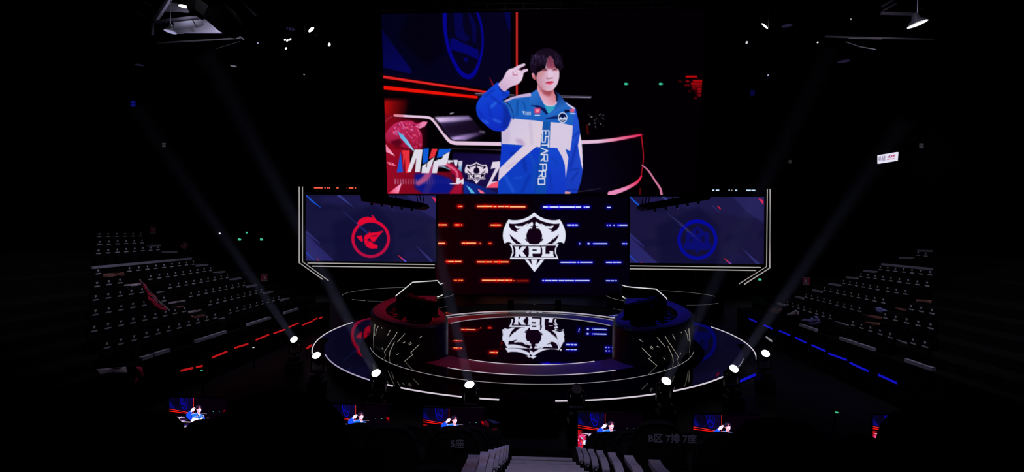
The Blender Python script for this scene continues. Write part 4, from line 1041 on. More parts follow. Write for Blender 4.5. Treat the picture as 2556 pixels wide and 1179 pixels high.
# ------------------------------------------------------------------ barriers and floor LED strips beside the side stands
def barrier(s):
    nm = 'left' if s < 0 else 'right'
    X = s * 11.22
    t = thing('barrier', (X, 17, 0), 'dark low barrier with grey cap along foot of the %s stand' % nm, 'barrier', 'barriers at the foot of the side stands')
    ys = [9.2 + 1.55 * i for i in range(9)]
    caps_l = [(355, 908, 382, 897), (386, 896, 425, 881), (492, 862, 565, 831), (620, 812, 676, 796), (712, 782, 745, 772)]
    caps_r = [(1995, 812, 2035, 828), (2094, 846, 2135, 864), (2140, 862, 2178, 880), (2257, 906, 2302, 926), (2306, 924, 2326, 933)]
    for i, y in enumerate(ys):
        bm = bmesh.new(); rbox(bm, (X, y + 0.76, 0.72), (0.08, 1.50, 1.44), 0.015, 1); part('barrier_panel', bm, 'fabric', t)
    for a in (caps_l if s < 0 else caps_r):
        p, q = at_X(a[0], a[1], X - s * 0.05), at_X(a[2], a[3], X - s * 0.05)
        bm = bmesh.new(); ya, yb = sorted((p.y, q.y)); z = 1.52; box(bm, (X, (ya + yb) / 2, z), (0.12, yb - ya, 0.10)); part('rail_cap', bm, 'railcap', t)
    lst = [(452,926,481,919),(490,917,505,914),(530,893,567,878),(586,869,619,859),(639,849,671,836),(683,833,711,823),(721,817,745,807),(755,812,780,802),(782,799,792,795),(797,795,805,792),(803,838,828,827)] if s < 0 else \
          [(1870,796,1888,804),(1907,812,1927,821),(1945,826,1972,838),(1985,843,2012,856),(2026,862,2060,877),(2068,883,2113,899),(2121,906,2167,927),(2192,936,2210,944),(2212,945,2238,957)]
    for a in lst:
        p, q = at_X(a[0], a[1], X - s * 0.075), at_X(a[2], a[3], X - s * 0.075)
        bm = bmesh.new(); bar(bm, p, q, 0.03, 0.062); part('led_strip', bm, 'red_led' if s < 0 else 'blue_led', t)
barrier(-1); barrier(1)
for lab, pa, pb, m in (('short red LED bar lying on floor left of stage ring', (766, 870), (778, 862), 'red_led'), ('short blue LED bar lying on the floor right of stage', (1846, 953), (1885, 936), 'blue_led'),
                       ('short white LED bar standing by the right barrier', (1913, 842), (1926, 852), 'tube_dim')):
    p, q = at_Z(*pa, 0.42), at_Z(*pb, 0.42)
    t = thing('floor_led_bar', ((p + q) / 2).to_tuple()[:2] + (0,), lab, 'light bar')
    bm = bmesh.new(); bar(bm, p, q, 0.05, 0.07); part('lit_tube', bm, m, t)
    bm = bmesh.new(); bar(bm, p - Vector((0, 0, 0.05)), q - Vector((0, 0, 0.05)), 0.07, 0.04)
    for e in (p, q): bar(bm, (e.x, e.y, 0.0), (e.x, e.y, 0.38), 0.03)
    part('stand_foot', bm, 'plastic', t)

# ------------------------------------------------------------------ seats of the side stands
SP = 0.462
def make_stand_seat():
    bm = bmesh.new()                                                # local: faces +X, back plane at x = 0
    rbox(bm, (-0.05, 0, 0.66), (0.07, 0.36, 0.50), 0.03)             # back
    rbox(bm, (0.06, 0, 0.43), (0.12, 0.34, 0.36), 0.03)              # tipped-up cushion
    bar(bm, (-0.02, 0.195, 0.02), (-0.02, 0.195, 0.62), 0.03); bar(bm, (-0.02, 0.195, 0.60), (0.24, 0.195, 0.60), 0.03)
    r = fin('stadium_seat', bm, 'fabric')
    bm = bmesh.new(); x0 = -0.011
    E = [(0, -.05), (-.03, -.015), (-.042, .018), (-.036, .038), (-.014, .03), (0, .042), (.014, .03), (.036, .038), (.042, .018), (.03, -.015)]
    slab(bm, [(x0, y, 0.862 + z) for y, z in E], (0.004, 0, 0))
    for k, (y, w_, h) in enumerate([(-.100, .026, .020), (-.066, .034, .044), (-.024, .032, .048), (.020, .034, .042), (.062, .032, .048), (.100, .026, .022)]):
        box(bm, (x0 + 0.002, y, 0.745), (0.004, w_, h))
    fin('printed_emblem', bm, 'print', r)
    return r
proto = make_stand_seat(); used = False; NSEAT = 0
ORD = ['first', 'second', 'third', 'fourth', 'fifth', 'sixth', 'seventh', 'eighth', 'ninth', 'tenth', 'eleventh', 'twelfth']
ROWN = ['front row', 'second row', 'third row', 'fourth row', 'fifth row', 'sixth row', 'first row above the rail', 'second row above the rail', 'top row']
# photographed positions of the printed names, row by row: (count, first, last) for each run of seats
RUNS = {
 -1: {0: [('camera side of', 11, (267.7,868.6), (537.4,794.3)), ('stage side of', 9, (575.4,782), (696.3,747.6))],
      1: [('camera side of', 9, (236,827), (461,778)), ('stage side of', 9, (525.8,760.8), (653,729.8))],
      2: [('camera side of', 5, (239,786), (360.3,762.8)), ('right before', 1, (410,751.6), None), ('stage side of', 9, (477.4,740.4), (609.8,713.2))],
      3: [('camera side of', 5, (239.3,749), (355,730.4)), ('stage side of', 9, (425,719), (567.8,694))],
      4: [('camera side of', 3, (242.7,715.4), (300,706.5)), ('stage side of', 9, (376.3,697.6), (526.4,676))],
      5: [('camera side of', 1, (246,683.6), None), ('stage side of', 9, (323.5,677.5), (483,660))],
      6: [('stage side of', 8, (246.5,633), (395,624))], 7: [('stage side of', 6, (249,611), (355,606.6))], 8: [('stage side of', 6, (248.4,591), (351.5,589.3))]},
 1: {0: [('camera end, past', 2, (2308,866), (2278,858)), ('camera side of', 5, (2221,843), (2128,812.4)), ('stage side of', 8, (2071.6,795.6), (1964.8,761))],
     1: [('camera side of', 5, (2322,820), (2209,794)), ('stage side of', 9, (2144.4,777.4), (2011.4,742.2))],
     2: [('camera side of', 3, (2325,783), (2273.5,772.8)), ('stage side of', 9, (2203.9,756.3), (2058,725.8))],
     3: [('nearest to', 3, (2259.4,734.4), (2214.8,727.4)), ('stage side of', 6, (2189.8,723.5), (2105.3,707.8))],
     4: [('stage side of', 9, (2313.4,714), (2148.3,691))], 5: [('stage side of', 7, (2321,686.7), (2196.8,673.4))], 6: [('stage side of', 2, (2310.3,639.4), (2291.5,637.4))]}}
for s in (-1, 1):
    for k, runs in RUNS[s].items():
        X = s * tier_x(k)
        for ph, n_, pa, pb in runs:
            a = at_X(*pa, X); c = at_X(*(pb or pa), X)
            for n in range(n_):
                q = a.lerp(c, n / max(1, n_ - 1))
                o = copy_tree(proto) if used else proto; used = True; NSEAT += 1
                o.location = (X, q.y, q.z - 0.745); o.rotation_euler = (0, 0, 0 if s < 0 else math.pi)
                order = n if ph.startswith('stage') else n_ - 1 - n
                tag(o, 'black seat, %s stand %s, %s %s the aisle' % ('left' if s < 0 else 'right', ROWN[k], ORD[order], ph), 'seat', 'stadium seats of the %s stand' % ('left' if s < 0 else 'right'))
# end rails of the rows and the cross rail
ENDS = {-1: {0: ((701,749),(720.5,746.5)), 1: ((658,731),(681,730.5)), 2: ((617,715),(640,713.7)), 3: ((575,698),(600,696)), 4: ((534,682),(560,678.5)), 5: ((490,664),(518,661)), 6: ((405,630.5),(440,629)), 7: ((366,614),(399,613))},
        1: {0: ((1942,760),(1959,760.5)), 1: ((1986,743),(2006,744)), 2: ((2029,726),(2052,728)), 3: ((2070,709.5),(2098,712.5)), 4: ((2114,693),(2140,695.5)), 5: ((2157,677),(2188,679)), 6: ((2246,643.5),(2280,645)), 7: ((2292,626),(2326,627))}}
for s in (-1, 1):
    nm = 'left' if s < 0 else 'right'
    for k, (pa, pb) in ENDS[s].items():
        X = s * tier_x(k); a, c = at_X(*pa, X), at_X(*pb, X); z = (a.z + c.z) / 2
        ya, yb = sorted((a.y, c.y))
        t = thing('row_end_rail', (X, (ya + yb) / 2, tier_z(k)), 'short grey rail at the stage end of %s stand %s' % (nm, ROWN[k]), 'rail', 'row end rails of the %s stand' % nm)
        bm = bmesh.new(); box(bm, (X, (ya + yb) / 2, z), (0.10, yb - ya, 0.085)); part('rail_top', bm, 'railcap' if k in (0, 2, 3, 5) else 'print_dim', t)
        for y in (ya + .1, yb - .1): bm = bmesh.new(); bar(bm, (X, y, tier_z(k)), (X, y, z - 0.04), 0.04); part('rail_post', bm, 'fabric', t)
    X = s * (tier_x(6) - 0.72); pa, pb = ((231, 668.6), (477, 645.7)) if s < 0 else ((2201.5, 660), (2326, 672.5))
    a, c = at_X(*pa, X), at_X(*pb, X)
    t = thing('cross_rail', (X, (a.y + c.y) / 2, min(a.z, c.z) - 0.8), 'long grey rail crossing the %s stand above its sixth row' % nm, 'rail', 'cross rails of the side stands')
    bm = bmesh.new(); bar(bm, a, c, 0.09, 0.10); part('rail_top', bm, 'railcap', t)
    for i in range(5):
        q = a.lerp(c, 0.04 + 0.23 * i); bm = bmesh.new(); bar(bm, (q.x, q.y, tier_z(6) - 0.34), (q.x, q.y, q.z - 0.04), 0.05); part('rail_post', bm, 'fabric', t)

# cloths, banners and fan signs lying on the side stands
def drape(px, X, m, label, cat, name, amp=0.02, thick=0.02, parts=None):
    """a rumpled cloth hung in the plane x = X, given by its outline in the photograph"""
    P = [at_X(x, y, X) for x, y in px]; c = sum(P, Vector()) / len(P)
    bm = bmesh.new(); s = -1 if X < 0 else 1
    slab(bm, P, (s * thick, 0, 0)); bmesh.ops.triangulate(bm, faces=bm.faces[:]); bmesh.ops.subdivide_edges(bm, edges=bm.edges[:], cuts=2, use_grid_fill=True)
    rr = random.Random(int(abs(px[0][0])))
    for v in bm.verts: v.co.x += amp * math.sin(v.co.y * 9 + v.co.z * 7) + rr.uniform(-amp, amp) * 0.3
    o = fin(name, bm, m, smooth=True); tag(o, label, cat); return o
flag_X = -13.4
t = thing('red_flag', at_X(425, 776, flag_X), 'red flag on pale pole leaning over the left stand seats', 'flag')
bm = bmesh.new(); tube(bm, [at_X(349, 699, flag_X), at_X(385, 742, flag_X), at_X(426, 777, flag_X)], 0.018, 6); part('pole', bm, 'print', t)
bm = bmesh.new(); P = [at_X(x, y, flag_X - 0.03) for x, y in [(352,703),(362,712),(372,722),(384,738),(398,752),(414,768),(425,778),(410,777),(398,772),(386,768),(378,752),(366,736),(358,722)]]
slab(bm, P, (-0.03, 0, 0)); bmesh.ops.triangulate(bm, faces=bm.faces[:]); bmesh.ops.subdivide_edges(bm, edges=bm.edges[:], cuts=2, use_grid_fill=True)
for v in bm.verts: v.co.x += 0.05 * math.sin(v.co.y * 14)
part('cloth', bm, 'cloth_red', t, smooth=True)
for a, b in [((378, 738), (394, 756)), ((396, 752), (404, 764)), ((412, 766), (424, 778))]: bm = bmesh.new(); bar(bm, at_X(*a, flag_X + 0.1), at_X(*b, flag_X + 0.1), 0.02); part('white_trim', bm, 'print', t)
def tx(k, s): return s * (tier_x(k) + 0.25 * 1)
DR = [([(256,684),(310,680),(310,688),(258,693)], -(tier_x(5)-0.05), 'cloth_orange', 'dull orange cloth strip on sixth row seats, left stand', 'cloth'),
      ([(312,711),(354,707),(355,713),(313,718)], -(tier_x(4)-0.05), 'cloth_white', 'pale cloth strip on fifth row seats, left stand', 'cloth'),
      ([(390,729),(412,726),(412,730),(391,734)], -(tier_x(3)-0.05), 'print_dim', 'grey cloth strip on fourth row seats, left stand', 'cloth'),
      ([(420,755),(462,749),(463,754),(420,760)], -(tier_x(2)-0.05), 'cloth_white', 'pale cloth behind red flag on left stand', 'cloth'),
      ([(432,768),(458,763),(460,767),(445,773)], -(tier_x(2)-0.4), 'cloth_orange', 'orange cloth beside the red flag tip', 'cloth'),
      ([(472,777),(505,772),(505,777),(472,784)], -(tier_x(1)-0.05), 'cloth_white', 'pink and white cloth on second row seats, left stand', 'cloth'),
      ([(476,788),(512,785),(514,788),(492,797),(477,794)], -(tier_x(1)-0.4), 'cloth_orange', 'orange cloth lying before second row seats, left stand', 'cloth'),
      ([(544,796),(563,792),(563,795),(546,800)], -(tier_x(0)-0.05), 'print_dim', 'small grey cloth on front row seat, left stand', 'cloth'),
      ([(243,922),(315,916),(318,932),(262,936),(246,938)], -11.17, 'cloth_white', 'pink and white banner draped on left barrier near the frame edge', 'banner'),
      ([(342,916),(352,917),(360,934),(354,950),(336,960),(344,935)], -11.17, 'cloth_red', 'red and white cloth hanging at end of left barrier', 'cloth'),
      ([(2286,747),(2325,750),(2324,759),(2288,754)], tier_x(3)-0.05, 'cloth_orange', 'red and white cloth strip on fourth row, right stand edge', 'cloth'),
      ([(2232,768),(2264,772),(2262,779),(2234,774)], tier_x(2)-0.05, 'cloth_orange', 'orange cloth strip on third row seats, right stand', 'cloth'),
      ([(2155,785),(2200,791),(2200,799),(2156,792)], tier_x(1)-0.05, 'cloth_orange', 'yellow and red cloth strip on second row, right stand', 'cloth'),
      ([(2155,803),(2195,806),(2198,812),(2170,814)], tier_x(1)-0.35, 'cloth_orange', 'dark orange cloth lying before second row, right stand', 'cloth'),
      ([(2182,768),(2195,767),(2214,776),(2200,784),(2184,780)], tier_x(2)-0.3, 'cloth_blue', 'blue and white cloth heap on third row, right stand', 'cloth'),
      ([(2020,796),(2034,789),(2042,791),(2040,800),(2050,806),(2036,813),(2020,812),(2014,802),(1998,801),(2004,796)], 11.7, 'cloth_blue', 'white striped cloth heap on front row, right stand', 'cloth'),
      ([(1962,785),(1976,780),(1986,774),(1992,779),(1992,786),(1975,789)], 11.7, 'cloth_white', 'cream cloth peak on front row near the stage, right stand', 'cloth'),
      ([(1917,772),(1945,768),(1952,772),(1946,783),(1922,784)], 11.7, 'cloth_orange', 'orange striped cloth at stage end of right stand', 'cloth'),
      ([(2082,801),(2118,811),(2118,816),(2084,806)], 11.75, 'print_dim', 'long grey cloth strip along front row aisle, right stand', 'cloth'),
      ([(2236,848),(2264,855),(2264,861),(2238,853)], 11.75, 'print_dim', 'grey cloth strip near the camera end of front row, right stand', 'cloth'),
      ([(1845,789),(1848,783),(1853,783),(1856,789),(1855,797),(1845,797)], 11.3, 'poster', 'small pink rounded sign by the right barrier end', 'sign')]
for px, X, m, lab, cat in DR: drape(px, X, m, lab, cat, 'draped_cloth' if cat != 'sign' else 'small_sign')
t = thing('colour_bundle', at_Y(1226, 1062, 9.3), 'small bundle of red and blue pieces left of the stairs top', 'flag')  # thin red and blue slabs on a pole
for pts, m in (([(1207,1053),(1214,1051),(1221,1060),(1219,1068),(1211,1062)], 'red_dim'), ([(1216,1049),(1228,1050),(1246,1057),(1232,1058)], 'blue_piece'), ([(1226,1074),(1238,1070),(1241,1073),(1230,1077)], 'dull_red_piece')):
    M.setdefault('blue_piece', mat('blue_piece', (0.10, 0.10, 0.5), 0.8, noise=(9, 0.3))); M.setdefault('dull_red_piece', mat('dull_red_piece', (0.4, 0.02, 0.02), 0.8, noise=(9, 0.3)))
    bm = bmesh.new(); slab(bm, [at_Y(x, y, 9.3) for x, y in pts], (0, 0.03, 0)); part('colour_piece', bm, 'cloth_red' if m == 'red_dim' else m, t)
bm = bmesh.new(); q = at_Y(1224, 1055, 9.33); bar(bm, q, (q.x, q.y, 0.95), 0.03); part('pole', bm, 'fabric', t)

def poster(px, X, label, rot=0):
    P = [at_X(x, y, X) for x, y in px]; t = thing('poster', sum(P, Vector()) / 4, label, 'poster', 'dark red posters on the side walls'); s = -1 if X < 0 else 1
    bm = bmesh.new(); slab(bm, P, (s * 0.03, 0, 0)); part('board', bm, 'poster', t)
    for a, b, nmx in ((0.02, 0.10, 'top_line'), (0.80, 0.95, 'caption')):
        e = -s * 0.006
        q = [P[0].lerp(P[3], a), P[1].lerp(P[2], a), P[1].lerp(P[2], b), P[0].lerp(P[3], b)]; bm = bmesh.new(); slab(bm, [v + Vector((e, 0, 0)) for v in q], (s * 0.004, 0, 0)); part(nmx, bm, 'print_dim', t)
    c = sum(P, Vector()) / 4; u = (P[1] - P[0]) * 0.22; v = (P[3] - P[0]) * 0.2
    bm = bmesh.new(); slab(bm, [c - u - v * .5 + Vector((-s * .008, 0, 0)), c + u * .4 - v + Vector((-s * .008, 0, 0)), c + u + v * .6 + Vector((-s * .008, 0, 0)), c - u * .3 + v + Vector((-s * .008, 0, 0))], (s * 0.003, 0, 0)); part('emblem', bm, 'cloth_white', t)
    bm = bmesh.new(); bar(bm, (c.x + s * 0.05, c.y, P[3].z + 0.1), (c.x + s * 0.05, c.y, 0), 0.05); part('pole', bm, 'plastic', t)
poster([(376,565),(390,565),(389,584),(375,584)], -19.5, 'small dark red poster above the left stand top row')
poster([(462,602),(472,611),(461,624),(450,616)], -18.8, 'small dark red poster tilted beyond the left stand upper rows')
poster([(654,684),(668,684),(667,703),(653,703)], -13.2, 'small dark red poster beyond the left stand lower rows')
poster([(2004,691),(2020,693),(2019,713),(2004,711)], 13.2, 'small red poster beyond the right stand lower rows')

# ------------------------------------------------------------------ foreground: monitors, seats, stairs
def monitor(px0, px1, pt, Y, label):
    a, b = at_Y(px0, pt, Y), at_Y(px1, pt, Y); w_ = b.x - a.x; h_ = w_ * 0.575
    t = thing('relay_monitor', (a.x + w_ / 2, Y, 0), label, 'monitor', 'relay monitors in front of the centre stand')
    bm = bmesh.new(); rbox(bm, (a.x + w_ / 2, Y + 0.045, a.z - h_ / 2), (w_ + 0.03, 0.07, h_ + 0.03), 0.01, 1); part('casing', bm, 'bezel', t)
    o = link('display', main_display.data, None, None); o.material_slots[0].link = 'OBJECT'; o.material_slots[0].material = M['monitor']
    o.matrix_world = Matrix.Translation((a.x, Y - 0.003, a.z)) @ Matrix.Diagonal((w_ / (2 * hw), 0.0001, h_ / (zt - zb), 1)) @ Matrix.Translation((-(cx - hw), -19.6, -zt))
    bpy.context.view_layer.update()
    mw = o.matrix_world.copy(); o.parent = t; o.matrix_parent_inverse = Matrix.Translation(t.location).inverted(); 
    bm = bmesh.new(); bar(bm, (a.x + w_ / 2, Y + 0.08, a.z - h_ * 0.6), (a.x + w_ / 2, Y + 0.08, 0.05), 0.07); rbox(bm, (a.x + w_ / 2, Y + 0.08, 0.03), (0.7, 0.5, 0.04), 0.01, 1); part('stand', bm, 'plastic', t)
main_display = [c for c in main.children if c.name.startswith('display')][0]
for a in [(423, 566, 993, 9.9, 'leftmost relay monitor behind the foreground seats, showing player waving'), (826, 972, 1010, 9.7, 'relay monitor behind big dark seat, only its right part in view'),
          (1057, 1208, 1019, 9.6, 'relay monitor left of the stairs, mostly its blue corner in view'), (1443, 1603, 1031.5, 9.5, 'relay monitor just right of the stairs, showing the player best'),
          (1731, 1897, 1034.5, 9.6, 'relay monitor further right, second right of the stairs'), (2179, 2330, 1037, 9.8, 'rightmost relay monitor, dark seats hiding most of it')]: monitor(*a)

FONT_CACHE = {}
def text_mesh(s, size, depth=0.002, bold=0.0):
    key = (s, size)
    if key in FONT_CACHE: return FONT_CACHE[key]
    cu = bpy.data.curves.new('txt', 'FONT'); cu.body = s; cu.size = size; cu.extrude = depth; cu.align_x = 'CENTER'; cu.align_y = 'CENTER'; cu.offset = bold; cu.resolution_u = 2
    ob = bpy.data.objects.new('txt', cu); COL.objects.link(ob)
    dg = bpy.context.evaluated_depsgraph_get(); me = bpy.data.meshes.new_from_object(ob.evaluated_get(dg)); bpy.data.objects.remove(ob)
    me.materials.clear(); FONT_CACHE[key] = me; return me

def make_front_seat():
    """seen from behind; faces +Y. origin on the floor under the back"""
    t = thing('cinema_seat', (0, 0, 0), '-', 'seat')
    bm = bmesh.new()
    prof = [(-.255, 0), (-.265, .30), (-.25, .52), (-.21, .66), (-.14, .735), (-.05, .755), (.05, .755), (.14, .735), (.21, .66), (.25, .52), (.265, .30), (.255, 0)]
    n = len(prof)
    rows = []
    for y, k, dz in ((-.045, .94, -.02), (-.06, 1, 0), (.02, 1, 0), (.04, .95, -.02)):
        rows.append([bm.verts.new((x * k, y + 0.06 * (1 - z / .755) ** 2, 0.10 + max(0, z + dz * (z > .1)))) for x, z in prof])
    for a, b in zip(rows, rows[1:]):
        for i in range(n): bm.faces.new((a[i], a[(i + 1) % n], b[(i + 1) % n], b[i]))
    bm.faces.new(rows[0]); bm.faces.new(rows[-1][::-1])
    fin('backrest', bm, 'fabric', t, smooth=False)
    bm = bmesh.new(); rbox(bm, (0, 0.27, 0.40), (0.46, 0.44, 0.12), 0.04); fin('cushion', bm, 'fabric', t)
    bm = bmesh.new(); box(bm, (0, 0.12, 0.18), (0.40, 0.20, 0.36)); fin('pedestal', bm, 'plastic', t)
    return t
def arm_mesh():
    bm = bmesh.new()                                                # curved slab armrest running forward (+Y)
    pr = []
    for i in range(11):
        u = i / 10; y = 0.04 + 0.50 * u; z = 0.50 + 0.025 * math.sin(u * math.pi * 1.6)
        pr.append((y, z))
    R_ = []
    for y, z in pr: R_.append([bm.verts.new((-.038, y, z)), bm.verts.new((.038, y, z)), bm.verts.new((.038, y, z - .035)), bm.verts.new((-.038, y, z - .035))])
    for a, b in zip(R_, R_[1:]):
        for k in range(4): bm.faces.new((a[k], a[(k + 1) % 4], b[(k + 1) % 4], b[k]))
    bm.faces.new(R_[0]); bm.faces.new(R_[-1][::-1])
    bmesh.ops.recalc_face_normals(bm, faces=bm.faces)
    me = bpy.data.meshes.new('armrest'); bm.to_mesh(me); bm.free(); me.materials.append(M['arm'])
    for p in me.polygons: p.use_smooth = False
    bm = bmesh.new(); rbox(bm, (0, 0.05, 0.24), (0.05, 0.12, 0.48), 0.015, 1); bmesh.ops.recalc_face_normals(bm, faces=bm.faces)
    sup = bpy.data.meshes.new('arm_support'); bm.to_mesh(sup); bm.free(); sup.materials.append(M['plastic'])
    return me, sup
fs = make_front_seat(); ARM, SUP = arm_mesh(); fused = False
def front_seat(x, i, label, arm=0, txt=None, dy=0.0, top=None, sc=1.0, az=-0.10):
    global fused
    o = copy_tree(fs)
    z = (top if top is not None else row_top(i)) - 0.855 * sc; y = row_y(i) + dy
    o.location = (x, y, z); o.scale = (sc, sc, sc)
    tag(o, label, 'seat', 'seats of the centre stand')
    if arm:
        a = link('armrest', ARM, None, o); a.location = (arm, 0.0, az); b = link('arm_support', SUP, None, o); b.location = (arm, 0, az)
    if txt:
        me = text_mesh(txt, 0.082, bold=0.0015); c = link('seat_number', me, 'print_faint', o); c.location = (0.12 if x > 0 else 0.035, -0.066, 0.725); c.rotation_euler = (math.pi / 2, 0, 0)
    return o
RN = {-4: 'nearest row', -3: 'second nearest row', -2: 'third nearest row', -1: 'fourth nearest row', 0: 'fifth nearest row', 1: 'sixth nearest row', 2: 'seventh nearest row', 3: 'farthest row'}
PIT = 0.575
XL, XR = -0.37, 0.83                                               # armrest planes beside the aisle (camera at x = 0)
for i in (-1, 0, 1, 2, 3):
    for s in (-1, 1):
        for n in range(4 if i < 0 else 9):
            if i < 0 and s > 0 and n == 3: continue
            x = (XR + 0.30 + PIT * n) if s > 0 else (XL - 0.30 - PIT * n)
            a = 0
            if n == 0: a = -0.30 if s > 0 else 0.30
            txt = None
            if i == -1: txt = {(-1, 0): '5座', (1, 0): 'B区 7排 7座'}.get((s, n))
            front_seat(x, i, 'black seat, %s of centre stand, %s %s of stairs' % (RN[i], ORD[n], 'right' if s > 0 else 'left'), a, txt, top=row_top(i) + ((0.06 if (s > 0 and n == 0) else -0.03) if i < 0 else 0), az=(-0.16 if (s > 0 and n == 0) else -0.07) if i < 0 else -0.10)
# nearer rows where the photograph shows seats or armrests
for i in (-2, -3):
    for s in (-1, 1):
        x = (XR + 0.30) if s > 0 else (XL - 0.30)
        front_seat(x, i, 'black aisle seat, %s of centre stand, %s of stairs' % (RN[i], 'right' if s > 0 else 'left'), -0.30 if s > 0 else 0.30, None, top=row_top(i) - 0.34, az=0.24)
p = at_Y(706, 978, 1.9); front_seat(p.x, -4, 'large near black seat back, left foreground below the stage', 0, None, dy=1.9 - row_y(-4), top=p.z, sc=1.18)
for px_, py_, Y_, lb in ((385, 1028, 3.4, 'black seat back hiding the lower left of the leftmost relay monitor'), (590, 1034, 3.4, 'black seat back just behind the large near seat, left foreground'), (2292, 1024, 3.0, 'black seat back hiding most of the rightmost relay monitor')):
    p = at_Y(px_, py_, Y_); front_seat(p.x, -2, lb, 0, None, dy=Y_ - row_y(-2), top=p.z)
p = at_Y(1940, 1047, 2.3); front_seat(p.x, -3, 'large near black seat back, right foreground before the relay monitors', 0, None, dy=2.3 - row_y(-3), top=p.z, sc=1.05)

for ch in list(fs.children): bpy.data.objects.remove(ch)
bpy.data.objects.remove(fs)
# stairs of the aisle
st = thing('aisle_stairs', (AX, 7, 0.9), 'lavender-lit aisle stairs between the foreground seat rows', 'stairs')
for k, (py, Yk) in enumerate(((1147, 8.2), (1157, 7.55), (1166, 6.95), (1174, 6.4), (1183, 5.85), (1193, 5.35), (1206, 4.85))):
    c = at_Y(1362, py, Yk); z = c.z
    bm = bmesh.new(); box(bm, (AX, Yk + 0.03, z - 0.03), (1.06, 0.10, 0.06)); part('nosing', bm, 'step', st)
    bm = bmesh.new(); box(bm, (AX, Yk - 0.26, z - 0.05), (1.06, 0.50, 0.08)); part('tread', bm, 'step_dark', st)
bm = bmesh.new(); box(bm, (AX, 8.75, 0.96), (1.2, 0.9, 0.04)); part('landing', bm, 'gloss', st)

# ------------------------------------------------------------------ roof: steel, lamps, far lights, signs
def at_bar(bm, a, b, w_, Y=15.0): bar(bm, at_Y(*a, Y), at_Y(*b, Y), w_)
t = thing('roof_frame', at_Y(440, 50, 15), 'grey steel roof frame around a lit panel, top left', 'roof frame')
for a, b, w_, m in [((290, 0), (381, 56), .06, 'steel'), ((425, -6), (386, 54), .10, 'steel'), ((381, 56), (508, 42), .09, 'steel'), ((381, 56), (380, 88), .06, 'steel'),
                    ((395, 108), (600, 96), .05, 'truss'), ((460, 82), (560, 82), .05, 'steel'), ((540, 122), (598, 104), .02, 'plastic'), ((350, 0), (395, 26), .05, 'steel'),
                    ((600, 0), (640, 40), .05, 'truss'), ((560, 60), (610, 100), .04, 'truss'), ((478, 45), (492, 70), .025, 'truss'), ((486, 14), (512, 36), .05, 'railcap'), ((490, 20), (514, 30), .04, 'railcap'), ((482, 26), (500, 38), .05, 'railcap')]:
    bm = bmesh.new(); at_bar(bm, a, b, w_); part('steel_member', bm, m, t)
bm = bmesh.new(); slab(bm, [at_Y(x, y, 15.2) for x, y in ((432, 52), (508, 46), (546, 82), (436, 85))], (0, 0.5, 0.3)); part('lit_panel', bm, 'panel', t)
bm = bmesh.new(); slab(bm, [at_Y(x, y, 15.6) for x, y in ((395, 28), (418, 4), (466, 12), (470, 32), (440, 30))], (0, 0.4, 0.3)); part('lit_panel', bm, 'panel', t)
bm = bmesh.new(); slab(bm, [at_Y(x, y, 13.0) for x, y in ((466, -8), (490, -8), (486, 24), (474, 30), (466, 18))], (0, 0.5, 0)); part('dark_bracket', bm, 'matt_black', t)
bm = bmesh.new(); slab(bm, [at_Y(x, y, 13.0) for x, y in ((515, 22), (560, 10), (590, 60), (560, 78), (545, 76), (508, 44))], (0, 0.5, 0)); part('dark_duct', bm, 'matt_black', t)
lamp('roof_lamp_left', 'POINT', at_Y(452, 22, 14.9) , 9, (0.8, 0.8, 1.0), None, shadow_soft_size=0.08)

def bay_lamp(px, py, w_, Y, m, label, tilt=(0, 0)):
    c = at_Y(px, py, Y); r = w_ / 2 / FPX * Y
    t = thing('high_bay_lamp', c, label, 'ceiling lamp', 'hanging lamps under the roof')
    R = Matrix.Translation(c) @ Matrix.Rotation(tilt[0], 4, 'X') @ Matrix.Rotation(tilt[1], 4, 'Y')
    bm = bmesh.new(); lathe(bm, [(r * 1.04, -0.02), (r * .8, r * .35), (r * .45, r * .62), (r * .28, r * 1.3), (0, r * 1.32)], 24, R); part('shade', bm, 'plastic', t, smooth=True)
    bm = bmesh.new(); lathe(bm, [(0, -r * .16), (r * .5, -r * .12), (r, 0), (r * .9, r * .08)], 24, R); part('diffuser', bm, m, t, smooth=True)
    bm = bmesh.new(); tube(bm, [c + Vector((0, 0, r * 1.2)), Vector((c.x, c.y, 18.0))], 0.012, 5); part('cord', bm, 'steel', t)
    return t
M['bay_glow'] = emit('bay_glow', (0.34, 0.33, 0.55), 1.0); M['bay_faint'] = emit('bay_faint', (0.013, 0.009, 0.03), 1.0)
bay_lamp(425, 79, 28, 14.5, 'bay_glow', 'round hanging lamp glowing pale violet below the left roof panel', (-.05, .1))
bay_lamp(2290, 60, 40, 14.0, 'lens', 'bright white hanging lamp, top right', (-.05, -.25))
bay_lamp(458, 16, 22, 15.2, 'lens', 'bright hanging lamp at the top left roof frame', (0, 0))
bay_lamp(725, 72, 22, 22, 'bay_faint', 'faint violet hanging lamp left of the hanging screen', (0, 0))
bay_lamp(583, 165, 15, 22, 'lens_dim', 'dim hanging lamp below the left roof frame', (0, 0))
bay_lamp(2106, 153, 26, 22, 'bay_faint', 'faint hanging lamp right, below the pale roof bar', (0, 0))
bay_lamp(1964, 64, 24, 24, 'bay_faint', 'faint blue hanging lamp right of the hanging screen', (0, 0))
bay_lamp(348, 162, 18, 24, 'bay_faint', 'very faint hanging lamp far upper left', (0, 0))

